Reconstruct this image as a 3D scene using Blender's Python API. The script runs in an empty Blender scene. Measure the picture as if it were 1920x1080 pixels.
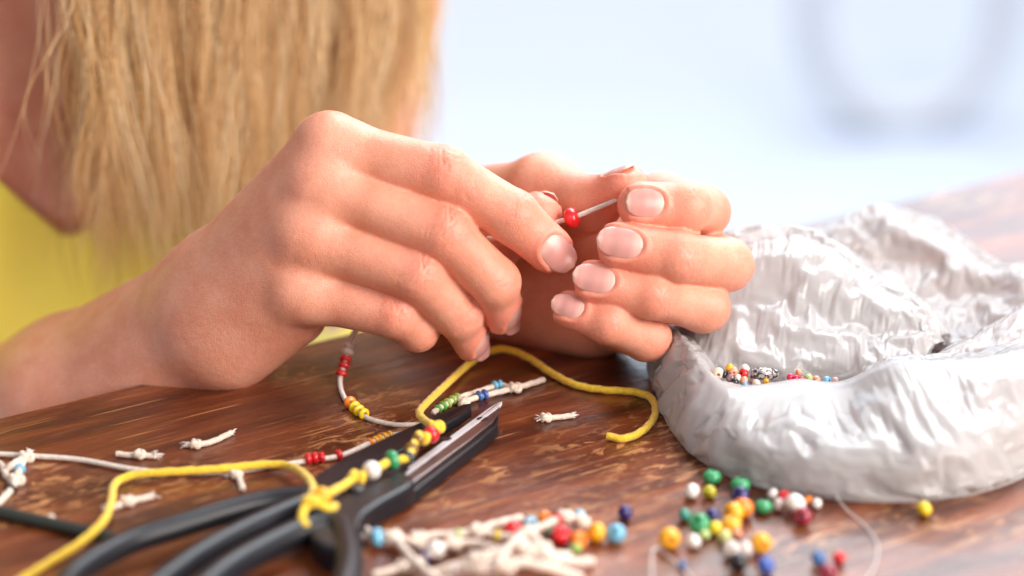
import bpy, bmesh, math, random
import numpy as np
from mathutils import Vector, Matrix, noise
import openvdb

# ------------------------------------------------------------------ camera, world, lights, exposure
sc = bpy.context.scene
COL = sc.collection
H = 0.30                                   # camera height above the table top (table top is z = 0)
PITCH = math.radians(20.0)
FPX = 1920 * 85.0 / 36.0                   # focal length in photograph pixels
CAM = np.array([0.0, 0.0, H])
FW = np.array([0.0, math.cos(PITCH), -math.sin(PITCH)])
UP = np.array([0.0, math.sin(PITCH), math.cos(PITCH)])
RT = np.array([1.0, 0.0, 0.0])

cd = bpy.data.cameras.new('camera')
cam = bpy.data.objects.new('camera', cd)
COL.objects.link(cam)
cam.location = CAM
cam.rotation_euler = (math.pi / 2 - PITCH, 0, 0)
cd.lens = 85.0
cd.sensor_width = 36.0
cd.clip_start = 0.02
cd.clip_end = 60
cd.dof.use_dof = True
cd.dof.focus_distance = 0.762
cd.dof.aperture_fstop = 4.1
cd.dof.aperture_blades = 0
sc.camera = cam

w = bpy.data.worlds.new('World')
sc.world = w
w.use_nodes = True
bg = w.node_tree.nodes['Background']
bg.inputs[0].default_value = (0.93, 0.96, 1.0, 1)
bg.inputs[1].default_value = 0.44


def area(name, loc, target, size, power, color, sy=None):
    ld = bpy.data.lights.new(name, 'AREA')
    ld.energy = power
    ld.color = color
    ld.shape = 'RECTANGLE'
    ld.size = size
    ld.size_y = sy or size
    o = bpy.data.objects.new(name, ld)
    COL.objects.link(o)
    o.location = loc
    o.rotation_euler = (Vector(target) - Vector(loc)).to_track_quat('-Z', 'Y').to_euler()
    return o


area('daylight_opening', (0.8, 3.3, 0.80), (0.1, 0.8, 0.05), 3.2, 32, (0.72, 0.86, 1.0), 1.1)
area('soft_side_light', (1.22, -0.12, 0.74), (0.0, 0.8, 0.04), 0.9, 46, (1.0, 0.93, 0.86))
area('soft_front_fill', (-0.35, -0.55, 0.95), (0.0, 0.8, 0.05), 0.9, 4.5, (1.0, 0.92, 0.86))  # weak fill lamp, added to lift the dark palm
area('open_sky_light', (0.75, 1.95, 1.9), (0.2, 0.8, 0.0), 1.4, 56, (0.90, 0.95, 1.0), 1.0)
area('patio_daylight', (0.6, 4.3, 2.6), (0.6, 4.4, -0.75), 3.4, 150, (0.92, 0.97, 1.0), 3.0)

sc.view_settings.view_transform = 'Standard'
sc.view_settings.look = 'None'
sc.view_settings.exposure = 0.0
sc.view_settings.gamma = 1.0
sc.view_settings.use_curve_mapping = False
sc.cycles.use_denoising = True
sc.cycles.max_bounces = 14
sc.cycles.diffuse_bounces = 12
sc.cycles.transparent_max_bounces = 24
sc.cycles.transmission_bounces = 8
sc.cycles.caustics_reflective = False
sc.cycles.caustics_refractive = False


# ------------------------------------------------------------------ pixel -> place helpers
def ray(px, py):
    return FW + RT * ((px - 960.0) / FPX) - UP * ((py - 540.0) / FPX)


def C(px, py, d):
    """point seen at a photograph pixel, d metres deep"""
    return CAM + ray(px, py) * d


def T(px, py, z=0.0):
    """point seen at a photograph pixel, at height z over the table"""
    r = ray(px, py)
    return CAM + r * ((z - H) / r[2])


def depth(p):
    return float(np.dot(np.asarray(p) - CAM, FW))


def pxmm(d):
    return FPX / d / 1000.0


def unit(v):
    v = np.asarray(v, float)
    return v / (np.linalg.norm(v) + 1e-12)


# ------------------------------------------------------------------ materials
def mat(name):
    m = bpy.data.materials.new(name)
    m.use_nodes = True
    nt = m.node_tree
    b = nt.nodes['Principled BSDF']
    return m, nt, b


def N(nt, t, **kw):
    n = nt.nodes.new(t)
    for k, v in kw.items():
        if k.startswith('i_'):
            n.inputs[k[2:].replace('_', ' ')].default_value = v
        else:
            setattr(n, k, v)
    return n


def ramp(nt, stops, interp='LINEAR'):
    r = nt.nodes.new('ShaderNodeValToRGB')
    r.color_ramp.interpolation = interp
    e = r.color_ramp.elements
    while len(e) < len(stops):
        e.new(0.5)
    for i, (p, c) in enumerate(stops):
        e[i].position = p
        e[i].color = c if len(c) == 4 else (*c, 1)
    return r


def mixc(nt, fac, a, b, mode='MIX'):
    n = nt.nodes.new('ShaderNodeMix')
    n.data_type = 'RGBA'
    n.blend_type = mode
    for s, v in ((n.inputs[0], fac), (n.inputs[6], a), (n.inputs[7], b)):
        if hasattr(v, 'is_output'):
            nt.links.new(v, s)
        elif isinstance(v, (int, float)):
            s.default_value = v
        else:
            s.default_value = (*v, 1) if len(v) == 3 else v
    return n.outputs[2]


def bump(nt, h, strength, dist, normal=None):
    b = nt.nodes.new('ShaderNodeBump')
    b.inputs['Strength'].default_value = strength
    b.inputs['Distance'].default_value = dist
    nt.links.new(h, b.inputs['Height'])
    if normal:
        nt.links.new(normal, b.inputs['Normal'])
    return b.outputs[0]


# ------------------------------------------------------------------ objects
def obj(name, verts, faces, material=None, parent=None, smooth=True, loc=None):
    me = bpy.data.meshes.new(name)
    me.from_pydata([tuple(v) for v in verts], [], [tuple(int(i) for i in f) for f in faces])
    me.update()
    if smooth:
        me.polygons.foreach_set('use_smooth', [True] * len(me.polygons))
    if material:
        me.materials.append(material)
    return link(name, me, parent, loc)


def link(name, me, parent=None, loc=None):
    o = bpy.data.objects.new(name, me)
    COL.objects.link(o)
    if loc is not None:
        o.location = loc
    if parent is not None:
        o.parent = parent
        o.matrix_parent_inverse = parent.matrix_basis.inverted()
    return o


def tag(o, label, cat=None, group=None, kind=None):
    if label:
        o['label'] = label
    if cat:
        o['category'] = cat
    if group:
        o['group'] = group
    if kind:
        o['kind'] = kind
    return o


def empty(name, loc=(0, 0, 0)):
    o = bpy.data.objects.new(name, None)
    o.empty_display_size = 0.02
    COL.objects.link(o)
    o.location = tuple(loc)
    return o


def catmull(pts, step):
    """smooth resampled path through the points, about `step` metres between samples"""
    P = np.asarray(pts, float)
    P = np.vstack([2 * P[0] - P[1], P, 2 * P[-1] - P[-2]])
    out = []
    for i in range(1, len(P) - 2):
        n = max(2, int(np.linalg.norm(P[i + 1] - P[i]) / step))
        t = np.linspace(0, 1, n, endpoint=False)[:, None]
        p0, p1, p2, p3 = P[i - 1], P[i], P[i + 1], P[i + 2]
        out.append(0.5 * (2 * p1 + (p2 - p0) * t + (2 * p0 - 5 * p1 + 4 * p2 - p3) * t ** 2 + (3 * p1 - p0 - 3 * p2 + p3) * t ** 3))
    out.append(P[-2][None, :])
    return np.vstack(out)


def frames(path):
    t = np.gradient(path, axis=0)
    t /= np.linalg.norm(t, axis=1)[:, None] + 1e-12
    a = np.array([0, 0, 1.0]) if abs(t[0][2]) < 0.9 else np.array([1.0, 0, 0])
    n = unit(a - t[0] * np.dot(a, t[0]))
    ns = []
    for k in range(len(path)):
        n = unit(n - t[k] * np.dot(n, t[k]))
        ns.append(n)
    ns = np.array(ns)
    return t, ns, np.cross(t, ns)


def tube_data(path, r, sides=8, twist=0.0, ridge=0.0, lobes=3, closed=False, flat=1.0):
    path = np.asarray(path, float)
    n = len(path)
    t, a, b = frames(path)
    rr = np.broadcast_to(np.asarray(r, float), (n,))
    seg = np.r_[0, np.cumsum(np.linalg.norm(np.diff(path, axis=0), axis=1))]
    th = np.linspace(0, 2 * math.pi, sides, endpoint=False)
    V = np.zeros((n, sides, 3))
    for j, q in enumerate(th):
        rad = rr * (1 + ridge * np.cos(lobes * q + twist * seg))
        V[:, j] = path + (a * (math.cos(q) * flat) + b * math.sin(q)) * rad[:, None]
    F = []
    for i in range(n - 1 if not closed else n):
        i2 = (i + 1) % n
        for j in range(sides):
            j2 = (j + 1) % sides
            F.append((i * sides + j, i * sides + j2, i2 * sides + j2, i2 * sides + j))
    V = V.reshape(-1, 3)
    if not closed:
        V = np.vstack([V, path[0] - t[0] * rr[0] * 0.3, path[-1] + t[-1] * rr[-1] * 0.3])
        c0, c1 = n * sides, n * sides + 1
        for j in range(sides):
            j2 = (j + 1) % sides
            F.append((c0, j2, j))
            F.append((c1, (n - 1) * sides + j, (n - 1) * sides + j2))
    return V, F


def merge(parts):
    V, F, o = [], [], 0
    for v, f in parts:
        V.append(np.asarray(v))
        F += [tuple(i + o for i in q) for q in f]
        o += len(v)
    return np.vstack(V), F


def prism(poly, z0, z1, bevel=0.0):
    """polygon [(x,y)...] extruded from z0 to z1, with a chamfer on the upper edge"""
    P = np.asarray(poly, float)
    n = len(P)
    A = 0.5 * np.sum(P[:, 0] * np.roll(P[:, 1], -1) - np.roll(P[:, 0], -1) * P[:, 1])
    if A < 0:
        P = P[::-1]
    rings = [(0, z0), (0, z1)]
    if bevel:
        rings = [(bevel * .6, z0), (0, z0 + bevel * .6), (0, z1 - bevel), (bevel * 0.3, z1 - bevel * 0.3), (bevel, z1)]
    V = []
    e0 = P - np.roll(P, 1, 0)
    e1 = np.roll(P, -1, 0) - P
    nrm = lambda e: np.c_[-e[:, 1], e[:, 0]] / (np.linalg.norm(e, axis=1)[:, None] + 1e-9)
    m = nrm(e0) + nrm(e1)
    m = m / np.maximum(0.35, np.sum(m * nrm(e0), 1))[:, None]
    for ins, z in rings:
        q = P + m * ins
        V += [(x, y, z) for x, y in q]
    F = []
    for k in range(len(rings) - 1):
        for j in range(n):
            j2 = (j + 1) % n
            F.append((k * n + j, k * n + j2, (k + 1) * n + j2, (k + 1) * n + j))
    F.append(tuple(range(n - 1, -1, -1)))
    F.append(tuple((len(rings) - 1) * n + j for j in range(n)))
    return np.array(V), F
# ------------------------------------------------------------------ table, floor
E0, E1 = T(0, 785), T(1920, 322)
eu = unit((E1 - E0) * [1, 1, 0])                      # along the table edge
ev = np.array([eu[1], -eu[0], 0.0])                   # from the edge over the table, towards the camera
EMID = E0 + eu * 0.30
ang = math.atan2(eu[1], eu[0])


def wood_material():
    m, nt, b = mat('worn_lacquered_wood')
    L = nt.links.new
    tc = N(nt, 'ShaderNodeTexCoord')
    def mp(sx, sy, rot=0.0, off=0.0):
        n = N(nt, 'ShaderNodeMapping')
        n.inputs['Scale'].default_value = (sx, sy, 1)
        n.inputs['Rotation'].default_value = (0, 0, rot)
        n.inputs['Location'].default_value = (off, off * 0.7, 0)
        L(tc.outputs['Object'], n.inputs[0])
        return n.outputs[0]
    def nz(vec, scale, detail=6, rough=0.6, dist=0.0):
        n = N(nt, 'ShaderNodeTexNoise')
        n.inputs['Scale'].default_value = scale
        n.inputs['Detail'].default_value = detail
        n.inputs['Roughness'].default_value = rough
        n.inputs['Distortion'].default_value = dist
        L(vec, n.inputs[0])
        return n.outputs[0]
    grain = nz(mp(10, 72), 1.0, 8, 0.66, 0.5)
    fine = nz(mp(26, 620), 1.0, 5, 0.7, 0.2)
    broad = nz(mp(5, 14), 1.0, 4, 0.55, 0.6)
    g = ramp(nt, [(0.30, (0.040, 0.012, 0.007)), (0.46, (0.135, 0.033, 0.012)), (0.58, (0.26, 0.068, 0.021)), (0.75, (0.40, 0.125, 0.038))])
    L(grain, g.inputs[0])
    bb = ramp(nt, [(0.34, (0.55, 0.50, 0.50)), (0.62, (1.15, 1.1, 1.05))])
    L(broad, bb.inputs[0])
    col = mixc(nt, 1.0, g.outputs[0], bb.outputs[0], 'MULTIPLY')
    ff = ramp(nt, [(0.36, (0.60, 0.56, 0.54)), (0.60, (1.1, 1.1, 1.1))])
    L(fine, ff.inputs[0])
    col = mixc(nt, 0.75, col, ff.outputs[0], 'MULTIPLY')
    # worn-through lacquer: pale flakes, mostly along the grain, in patches
    patch = ramp(nt, [(0.51, (0, 0, 0)), (0.67, (1, 1, 1))])
    L(nz(mp(13, 17, 0.5, 3.3), 1.0, 3, 0.5, 0.3), patch.inputs[0])
    fl = ramp(nt, [(0.535, (0, 0, 0)), (0.575, (1, 1, 1))])
    L(nz(mp(105, 260, 0.16, 1.7), 1.0, 6, 0.68, 0.8), fl.inputs[0])
    # places where the varnish is rubbed through: below the hands, by the blades, at the left
    pm = patch.outputs[0]
    for px, py, rad in ((1105, 835, 0.022), (930, 885, 0.016), (840, 940, 0.014), (1180, 880, 0.018), (360, 905, 0.022), (150, 930, 0.016), (1450, 1040, 0.020)):
        q = T(px, py) - EMID
        vd = N(nt, 'ShaderNodeVectorMath', operation='DISTANCE')
        vd.inputs[1].default_value = (float(q @ eu), float(-(q @ ev)), 0)
        L(tc.outputs['Object'], vd.inputs[0])
        vr = N(nt, 'ShaderNodeMapRange')
        vr.inputs['From Max'].default_value = rad
        vr.inputs['To Min'].default_value = 0.95
        vr.inputs['To Max'].default_value = 0.0
        L(vd.outputs['Value'], vr.inputs['Value'])
        pm = mixc(nt, 1.0, pm, vr.outputs[0], 'LIGHTEN')
    fl2 = ramp(nt, [(0.59, (0, 0, 0)), (0.64, (1, 1, 1))])
    L(nz(mp(90, 300, 0.75, 6.4), 1.0, 6, 0.7, 1.2), fl2.inputs[0])
    flakes = mixc(nt, 1.0, fl.outputs[0], fl2.outputs[0], 'LIGHTEN')
    worn = mixc(nt, 1.0, pm, flakes, 'MULTIPLY')
    # a few straight scratches at other angles
    sc1 = ramp(nt, [(0.655, (0, 0, 0)), (0.69, (1, 1, 1))])
    L(nz(mp(16, 700, 0.62, 9.1), 1.0, 3, 0.5, 0.15), sc1.inputs[0])
    sc2 = ramp(nt, [(0.665, (0, 0, 0)), (0.70, (1, 1, 1))])
    L(nz(mp(14, 640, -0.75, 5.2), 1.0, 3, 0.5, 0.15), sc2.inputs[0])
    scr = mixc(nt, 1.0, sc1.outputs[0], sc2.outputs[0], 'ADD')
    wear = mixc(nt, 0.85, worn, scr, 'ADD')
    col = mixc(nt, wear, col, (0.50, 0.235, 0.095))
    L(col, b.inputs['Base Color'])
    rr = N(nt, 'ShaderNodeMapRange')
    rr.inputs['To Min'].default_value = 0.20
    rr.inputs['To Max'].default_value = 0.52
    rmix = mixc(nt, 0.5, fine, nz(mp(60, 90), 1.0, 4, 0.6), 'MIX')
    L(rmix, rr.inputs['Value'])
    L(rr.outputs[0], b.inputs['Roughness'])
    b.inputs['Specular IOR Level'].default_value = 0.32
    b.inputs['Coat Weight'].default_value = 0.5
    b.inputs['Coat Roughness'].default_value = 0.16
    h1 = bump(nt, grain, 0.30, 0.0016)
    h2 = bump(nt, fine, 0.35, 0.0006, h1)
    h3 = bump(nt, nz(mp(55, 75), 1.0, 4, 0.6), 0.55, 0.0014, h2)
    L(h3, b.inputs['Normal'])
    L(bump(nt, nz(mp(45, 60), 1.0, 3, 0.5), 0.5, 0.0012), b.inputs['Coat Normal'])
    return m


WOOD = wood_material()
table = empty('table', (EMID[0] + ev[0] * 0.4, EMID[1] + ev[1] * 0.4, -0.75))
tag(table, 'dark brown worn lacquered wooden table under the beads and scissors', 'table')


def board(name, v0, v1, u0, u1, z0, z1, bev, mtl=WOOD, lab=None):
    """a board in table coordinates; object axes run along and across the grain"""
    V, F = prism([(u0, -v0), (u1, -v0), (u1, -v1), (u0, -v1)], z0, z1, bev)
    o = obj(name, V, F, mtl, None, smooth=False)
    o.location = (EMID[0], EMID[1], 0)
    o.rotation_euler = (0, 0, ang)
    bpy.context.view_layer.update()
    o.parent = table
    o.matrix_parent_inverse = table.matrix_world.inverted()
    return o


bpy.context.view_layer.update()
board('edge_strip', 0.0, 0.0284, -0.75, 0.95, -0.032, 0.0, 0.0)
board('top_board', 0.0288, 0.86, -0.75, 0.95, -0.032, 0.0, 0.0)
board('apron', 0.05, 0.072, -0.66, 0.86, -0.11, -0.0325, 0.002)
board('apron', 0.79, 0.812, -0.66, 0.86, -0.11, -0.0325, 0.002)
for u in (-0.69, 0.84):
    for v in (0.035, 0.77):
        board('leg', v, v + 0.055, u, u + 0.055, -0.748, -0.0325, 0.003)

m, nt, b = mat('pale_floor')
n1 = N(nt, 'ShaderNodeTexNoise')
n1.inputs['Scale'].default_value = 0.9
n1.inputs['Detail'].default_value = 4
r1 = ramp(nt, [(0.35, (0.44, 0.50, 0.66)), (0.6, (0.86, 0.87, 0.88))])
nt.links.new(n1.outputs[0], r1.inputs[0])
nt.links.new(r1.outputs[0], b.inputs['Base Color'])
b.inputs['Roughness'].default_value = 0.35
fl = obj('floor', [(-8, -4, -0.75), (10, -4, -0.75), (10, 14, -0.75), (-8, 14, -0.75)], [(0, 1, 2, 3)], m, smooth=False)
tag(fl, 'bright pale floor far below the table, out of focus', kind='structure')

m, nt, b = mat('blue_grey_tube')
b.inputs['Base Color'].default_value = (0.62, 0.63, 0.67, 1)
b.inputs['Roughness'].default_value = 0.5
# an oval hoop standing on the floor beyond the table
hd = 3.72
c0 = CAM + ray(1690, 243) * ((-0.75 - H) / ray(1690, 243)[2])
th = np.linspace(0, 2 * math.pi, 64, endpoint=False)
path = np.c_[c0[0] + 0.148 * np.sin(th) * (1 + 0.15 * np.cos(th)), np.full(64, c0[1]) + 0.02 * np.sin(th), -0.75 + 0.018 + 0.21 * (1 - np.cos(th))]
V, F = tube_data(path, 0.026, 12, closed=True)
tag(obj('hoop', V, F, m), 'blurred blue-grey oval hoop standing on the bright floor beyond the table', 'hoop')
# ------------------------------------------------------------------ the person: implicit body, fine hands
D0 = 0.765


def J(px, py, dz):
    """joint seen at a pixel, dz millimetres behind the focus depth"""
    return C(px, py, D0 + dz / 1000.0)


def cv(x, y, c):
    """direction: x right, y up in the picture, c towards the camera"""
    return unit(RT * x + UP * y - FW * c)


class Prim:
    def __init__(s, a, b, ra, rb, waist=0.0, n=None, sq=1.0):
        s.a, s.b = np.asarray(a, float), np.asarray(b, float)
        s.ra, s.rb, s.w, s.n, s.sq = ra, rb, waist, (None if n is None else unit(n)), sq

    def __call__(s, P):
        ba = s.b - s.a
        L2 = float(np.dot(ba, ba)) + 1e-12
        q = P - s.a
        h = np.clip((q @ ba) / L2, 0, 1)
        q = q - h[..., None] * ba
        d2 = np.einsum('...i,...i->...', q, q)
        if s.n is not None:
            k = q @ s.n
            d2 = d2 + (1 / s.sq ** 2 - 1) * k * k
        r = s.ra + (s.rb - s.ra) * h
        if s.w:
            r = r - s.w * 4 * h * (1 - h)
        return np.sqrt(d2) - r

    def box(s, m):
        r = max(s.ra, s.rb) + m
        return np.minimum(s.a, s.b) - r, np.maximum(s.a, s.b) + r


def smin(a, b, k):
    h = np.clip(0.5 + 0.5 * (b - a) / k, 0, 1)
    return b + (a - b) * h - k * h * (1 - h)


FAR = 0.03


class Field:
    """palm group blended wide; every finger blended into the palm by itself; fingers only touch each other"""
    def __init__(s):
        s.palm, s.fingers = [], []          # palm: (prim, k); fingers: ([prims], k_inside, k_palm)
        s.kf = 0.0012

    def __call__(s, P):
        d = None
        for p, k in s.palm:
            v = p(P)
            d = v if d is None else smin(d, v, k)
        out = d
        for prims, ki, kp in s.fingers:
            f = None
            for p in prims:
                v = p(P)
                f = v if f is None else smin(f, v, ki)
            g = smin(d, f, kp) if kp else f
            out = smin(out, g, s.kf)
        return out

    def prims(s):
        return [p for p, k in s.palm] + [p for f in s.fingers for p in f[0]]

    def mesh(s, vox, pad=0.004, clip=None):
        lo = np.min([p.box(pad)[0] for p in s.prims()], axis=0)
        hi = np.max([p.box(pad)[1] for p in s.prims()], axis=0)
        if clip is not None:
            lo, hi = np.maximum(lo, clip[0]), np.minimum(hi, clip[1])
        n = np.ceil((hi - lo) / vox).astype(int) + 1
        ax = [lo[i] + vox * np.arange(n[i]) for i in range(3)]

        def local(arr, p, k):
            b0, b1 = p.box(FAR)
            i0 = np.clip(np.floor((b0 - lo) / vox).astype(int), 0, n)
            i1 = np.clip(np.ceil((b1 - lo) / vox).astype(int) + 1, 0, n)
            if np.any(i1 <= i0):
                return
            g = np.stack(np.meshgrid(*[ax[i][i0[i]:i1[i]].astype(np.float32) for i in range(3)], indexing='ij'), -1)
            v = p(g).astype(np.float32)
            sl = tuple(slice(i0[i], i1[i]) for i in range(3))
            arr[sl] = smin(arr[sl], v, k)
        d = np.full(n, FAR, np.float32)
        for p, k in s.palm:
            local(d, p, k)
        out = d.copy()
        for prims, ki, kp in s.fingers:
            f = np.full(n, FAR, np.float32)
            for p in prims:
                local(f, p, ki)
            g = smin(d, f, kp) if kp else f
            out = smin(out, g, s.kf)
        g = openvdb.FloatGrid(FAR)
        g.copyFromArray(out)
        pts, quads = g.convertToQuads(0.0)
        return pts * vox + lo, np.asarray(quads)[:, ::-1]


def grad(f, P, e=0.0003):
    k = np.array([[1, -1, -1], [-1, -1, 1], [-1, 1, -1], [1, 1, 1]], float)
    g = sum(v * f(P + v * e)[:, None] for v in k)
    return g / (np.linalg.norm(g, axis=1)[:, None] + 1e-12)


def subdiv(V, Q):
    """one linear subdivision of a quad mesh"""
    E = np.sort(np.concatenate([Q[:, [i, (i + 1) % 4]] for i in range(4)]), axis=1)
    u, inv = np.unique(E, axis=0, return_inverse=True)
    inv = inv.reshape(4, len(Q))
    nV = len(V)
    em = V[u].mean(1)
    fm = V[Q].mean(1)
    e = inv + nV
    f = np.arange(len(Q)) + nV + len(u)
    out = np.concatenate([np.stack([Q[:, i], e[i], f, e[(i + 3) % 4]], 1) for i in range(4)])
    return np.vstack([V, em, fm]), out


def gauss(x, s):
    return np.exp(-(x / s) ** 2)


class Finger:
    """joints from the knuckle to the centre of the tip ball, radii in mm; dn = dorsal hint of the distal bone"""
    def __init__(s, joints, radii, dn, dp=None, nail=True, nw=10.5, nl=11.5, free=1.5, sq=0.88):
        s.j = [np.asarray(x) for x in joints]
        s.r = [x / 1000 for x in radii]
        t = unit(s.j[-1] - s.j[-2])
        s.t = t
        s.n = unit(dn - t * np.dot(dn, t))
        s.side = np.cross(t, s.n)
        s.dp = s.n if dp is None else unit(dp)      # dorsal direction at the middle joints
        s.nail, s.nw, s.nl, s.free, s.sq = nail, nw / 1000, nl / 1000, free / 1000, sq

    lift = -0.00028

    def prims(s):
        out = []
        m = len(s.j) - 1
        for i in range(m):
            last = i == m - 1
            out.append(Prim(s.j[i], s.j[i + 1], s.r[i], s.r[i + 1], 0.0002 if last else 0.0004,
                            s.n if last else None, s.sq if last else 1.0))
        return out

    def nail_frame(s):
        # centre of the nail plate: sits back from the tip, on the dorsal side
        r = s.r[-1]
        tip = s.j[-1] + s.t * r
        c = tip - s.t * (s.nl * 0.5 - s.free) + s.n * (r * s.sq)
        return c


def detail(V, nrm, fingers, seed):
    """knuckle wrinkles, flexion creases and nail beds as offsets along the normal; redness per vertex"""
    d = np.zeros(len(V))
    red = np.zeros(len(V))
    rng = random.Random(seed)
    for f in fingers:
        nj = len(f.j)
        for i in range(1, nj - 1):
            t = unit(f.j[i + 1] - f.j[i - 1])
            # dorsal direction of this joint
            dn = f.n if i == nj - 2 and f.dp is f.n else f.dp
            # bent joints: the outside of the bend is dorsal
            bend = unit(f.j[i] - f.j[i - 1]) - unit(f.j[i + 1] - f.j[i])
            if np.linalg.norm(bend) > 0.55:
                dn = unit(bend)
            dn = unit(dn - t * np.dot(dn, t))
            sd = np.cross(t, dn)
            q = V - f.j[i]
            sel = np.where(np.einsum('ij,ij->i', q, q) < (f.r[i] * 2.2) ** 2)[0]
            if len(sel) == 0:
                continue
            q = q[sel]
            x, y, z = q @ t, q @ sd, q @ dn
            up = np.clip((nrm[sel] @ dn - 0.25) / 0.5, 0, 1)
            dnw = np.clip((-(nrm[sel] @ dn) - 0.2) / 0.5, 0, 1)
            big = 1.0 if i < nj - 2 else 0.55
            R = f.r[i]
            wob = np.array([noise.noise(Vector((yy * 260 + seed, i * 3.1, xx * 190))) for xx, yy in zip(x, y)]) * 0.0021
            w = 0
            for k, off in enumerate((-0.0052, -0.0031, -0.0014, 0.0004, 0.0021, 0.0039)):
                amp = (0.11, 0.28, 0.52, 0.46, 0.25, 0.09)[k] * rng.uniform(0.7, 1.25) / 1000
                cur = 0.8 * off * (y / R) ** 2
                w = w + amp * gauss(x - off - cur - wob * (1 + 0.4 * k), 0.00058) * gauss(y, R * rng.uniform(0.55, 0.85))
            brk = np.array([noise.noise(Vector((xx * 420 + seed * 2, yy * 420, i * 2.0))) for xx, yy in zip(x, y)])
            d[sel] -= w * up * big * np.clip(0.75 + 1.3 * brk, 0.1, 1.3)
            d[sel] += 0.00035 * big * gauss(np.sqrt(x * x + y * y), 0.005) * up
            for off in (-0.0008, 0.0011):
                d[sel] -= 0.00033 * gauss(x - off + wob * 0.5, 0.0005) * dnw
            red[sel] = np.maximum(red[sel], (0.8 if i < nj - 2 else 0.55) * gauss(np.sqrt(x * x + y * y), R * 0.95) * (0.35 + 0.65 * up))
        # fingertip flush
        q = V - f.j[-1]
        rr = np.sqrt(np.einsum('ij,ij->i', q, q))
        red = np.maximum(red, 0.75 * gauss(np.maximum(rr - f.r[-1], 0), 0.006))
        if f.nail:
            c = f.nail_frame()
            q = V - c
            x, y, z = q @ f.t, q @ f.side, q @ f.n
            near = (np.abs(x) < f.nl) & (np.abs(y) < f.nw) & (z > -0.008)
            # signed distance (approx) to the rounded nail outline
            hw, hl = f.nw * 0.5, f.nl * 0.5
            xr = np.where(x > 0, x / hl * 0.985, x / hl)
            s_ = (np.abs(xr) ** 2.3 + np.abs(y / hw) ** 2.3) ** (1 / 2.3) - 1
            s_m = s_ * hw
            inside = 1 / (1 + np.exp(np.clip(s_m / 0.00022, -30, 30)))
            d += np.where(near, -0.00055 * inside + 0.00038 * gauss(s_m - 0.0007, 0.0007) * (x < hl * 0.8), 0)
    return d, red


def nail_mesh(f, field):
    nu, nv = 15, 19
    hw, hl = f.nw * 0.5, f.nl * 0.5
    c = f.nail_frame()
    R = f.r[-1] * 1.0
    top = np.zeros((nv, nu, 3))
    for i in range(nv):
        v = -1 + 2 * i / (nv - 1)
        x = v * hl
        ex = 2.15 if v > 0 else 2.4
        wv = max(0.03, (max(0.0, 1 - abs(v) ** ex)) ** (1 / ex))
        for j in range(nu):
            u = -1 + 2 * j / (nu - 1)
            # tip outline rounded: end rows bend back at the sides
            xx = x
            y = u * wv * hw
            drop = R * 0.80 * (1 - math.sqrt(max(0.0, 1 - (y / (R * 1.06)) ** 2)))
            lon = -0.00075 * v * v if v < 0 else -0.0011 * v * v
            top[i, j] = c + f.t * xx + f.side * y + f.n * (-0.00012 - drop + lon)
    # let the plate lie on the skin: shift each row to sit just proud of the field
    flat = top.reshape(-1, 3)
    for _ in range(6):
        dist = field(flat)
        flat = flat + f.n * np.clip(f.lift - dist, -0.0006, 0.0006)[:, None] * 0.7
    sm = flat.reshape(nv, nu, 3)
    base = top
    off = ((sm - base) @ f.n)
    v = np.linspace(-1, 1, nv)[:, None]
    # free edge keeps going straight on instead of wrapping round the fingertip
    k = int(nv * 0.72)
    slope = np.median(off[k - 4:k], axis=0)
    mid = np.where(np.arange(nv)[:, None] > k, slope[None, :], off)
    mid = np.clip(mid, -0.0022, 0.0022)
    # smooth
    for _ in range(6):
        p = np.pad(mid, 1, mode='edge')
        mid = (p[1:-1, 1:-1] * 2 + p[:-2, 1:-1] + p[2:, 1:-1] + p[1:-1, :-2] + p[1:-1, 2:]) / 6
    S = base + mid[..., None] * f.n
    V = np.vstack([S.reshape(-1, 3), (S - f.n * 0.00045).reshape(-1, 3)])
    F = []
    n0 = nu * nv
    for i in range(nv - 1):
        for j in range(nu - 1):
            a, b_, c_, d_ = i * nu + j, i * nu + j + 1, (i + 1) * nu + j + 1, (i + 1) * nu + j
            F.append((a, b_, c_, d_))
            F.append((n0 + d_, n0 + c_, n0 + b_, n0 + a))
    ring = [j for j in range(nu)] + [i * nu + nu - 1 for i in range(1, nv)] + [(nv - 1) * nu + j for j in range(nu - 2, -1, -1)] + [i * nu for i in range(nv - 2, 0, -1)]
    for a, b_ in zip(ring, ring[1:] + ring[:1]):
        F.append((b_, a, n0 + a, n0 + b_))
    uv = [((i / (nv - 1)), (j / (nu - 1))) for i in range(nv) for j in range(nu)] * 2
    return V, F, uv


mm = 0.001
# ---- right hand (back of the hand towards the camera)
CAMV = cv(0, 0, 1)
R_index = Finger([J(618, 280, 0), J(832, 327, -6), J(962, 407, -4), J(1029, 466, 0)], [10.4, 9.1, 8.7, 7.6], cv(0.12, 0.1, 1), cv(0.15, 0.45, 1), nw=10.6, nl=13.6, free=1.6)
R_middle = Finger([J(597, 350, -2), J(833, 438, -8), J(929, 530, 0), J(944, 584, 10)], [10.4, 9.0, 8.2, 7.0], cv(0.78, -0.05, 0.62), cv(0.35, 0.4, 1), nw=10.6, nl=12.0, free=1.2)
R_ring = Finger([J(573, 440, -1), J(783, 517, -6), J(861, 592, 5), J(884, 637, 15)], [10.0, 8.6, 7.8, 6.7], cv(0.78, -0.1, 0.62), cv(0.35, 0.4, 1), nw=9.6, nl=11.8, free=1.4)
R_little = Finger([J(560, 545, 4), J(740, 588, 0), J(783, 617, 7), J(776, 612, 24)], [9.6, 7.9, 7.2, 6.2], cv(0.9, -0.2, 0.1), cv(0.2, 0.45, 1), nail=False)
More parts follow.
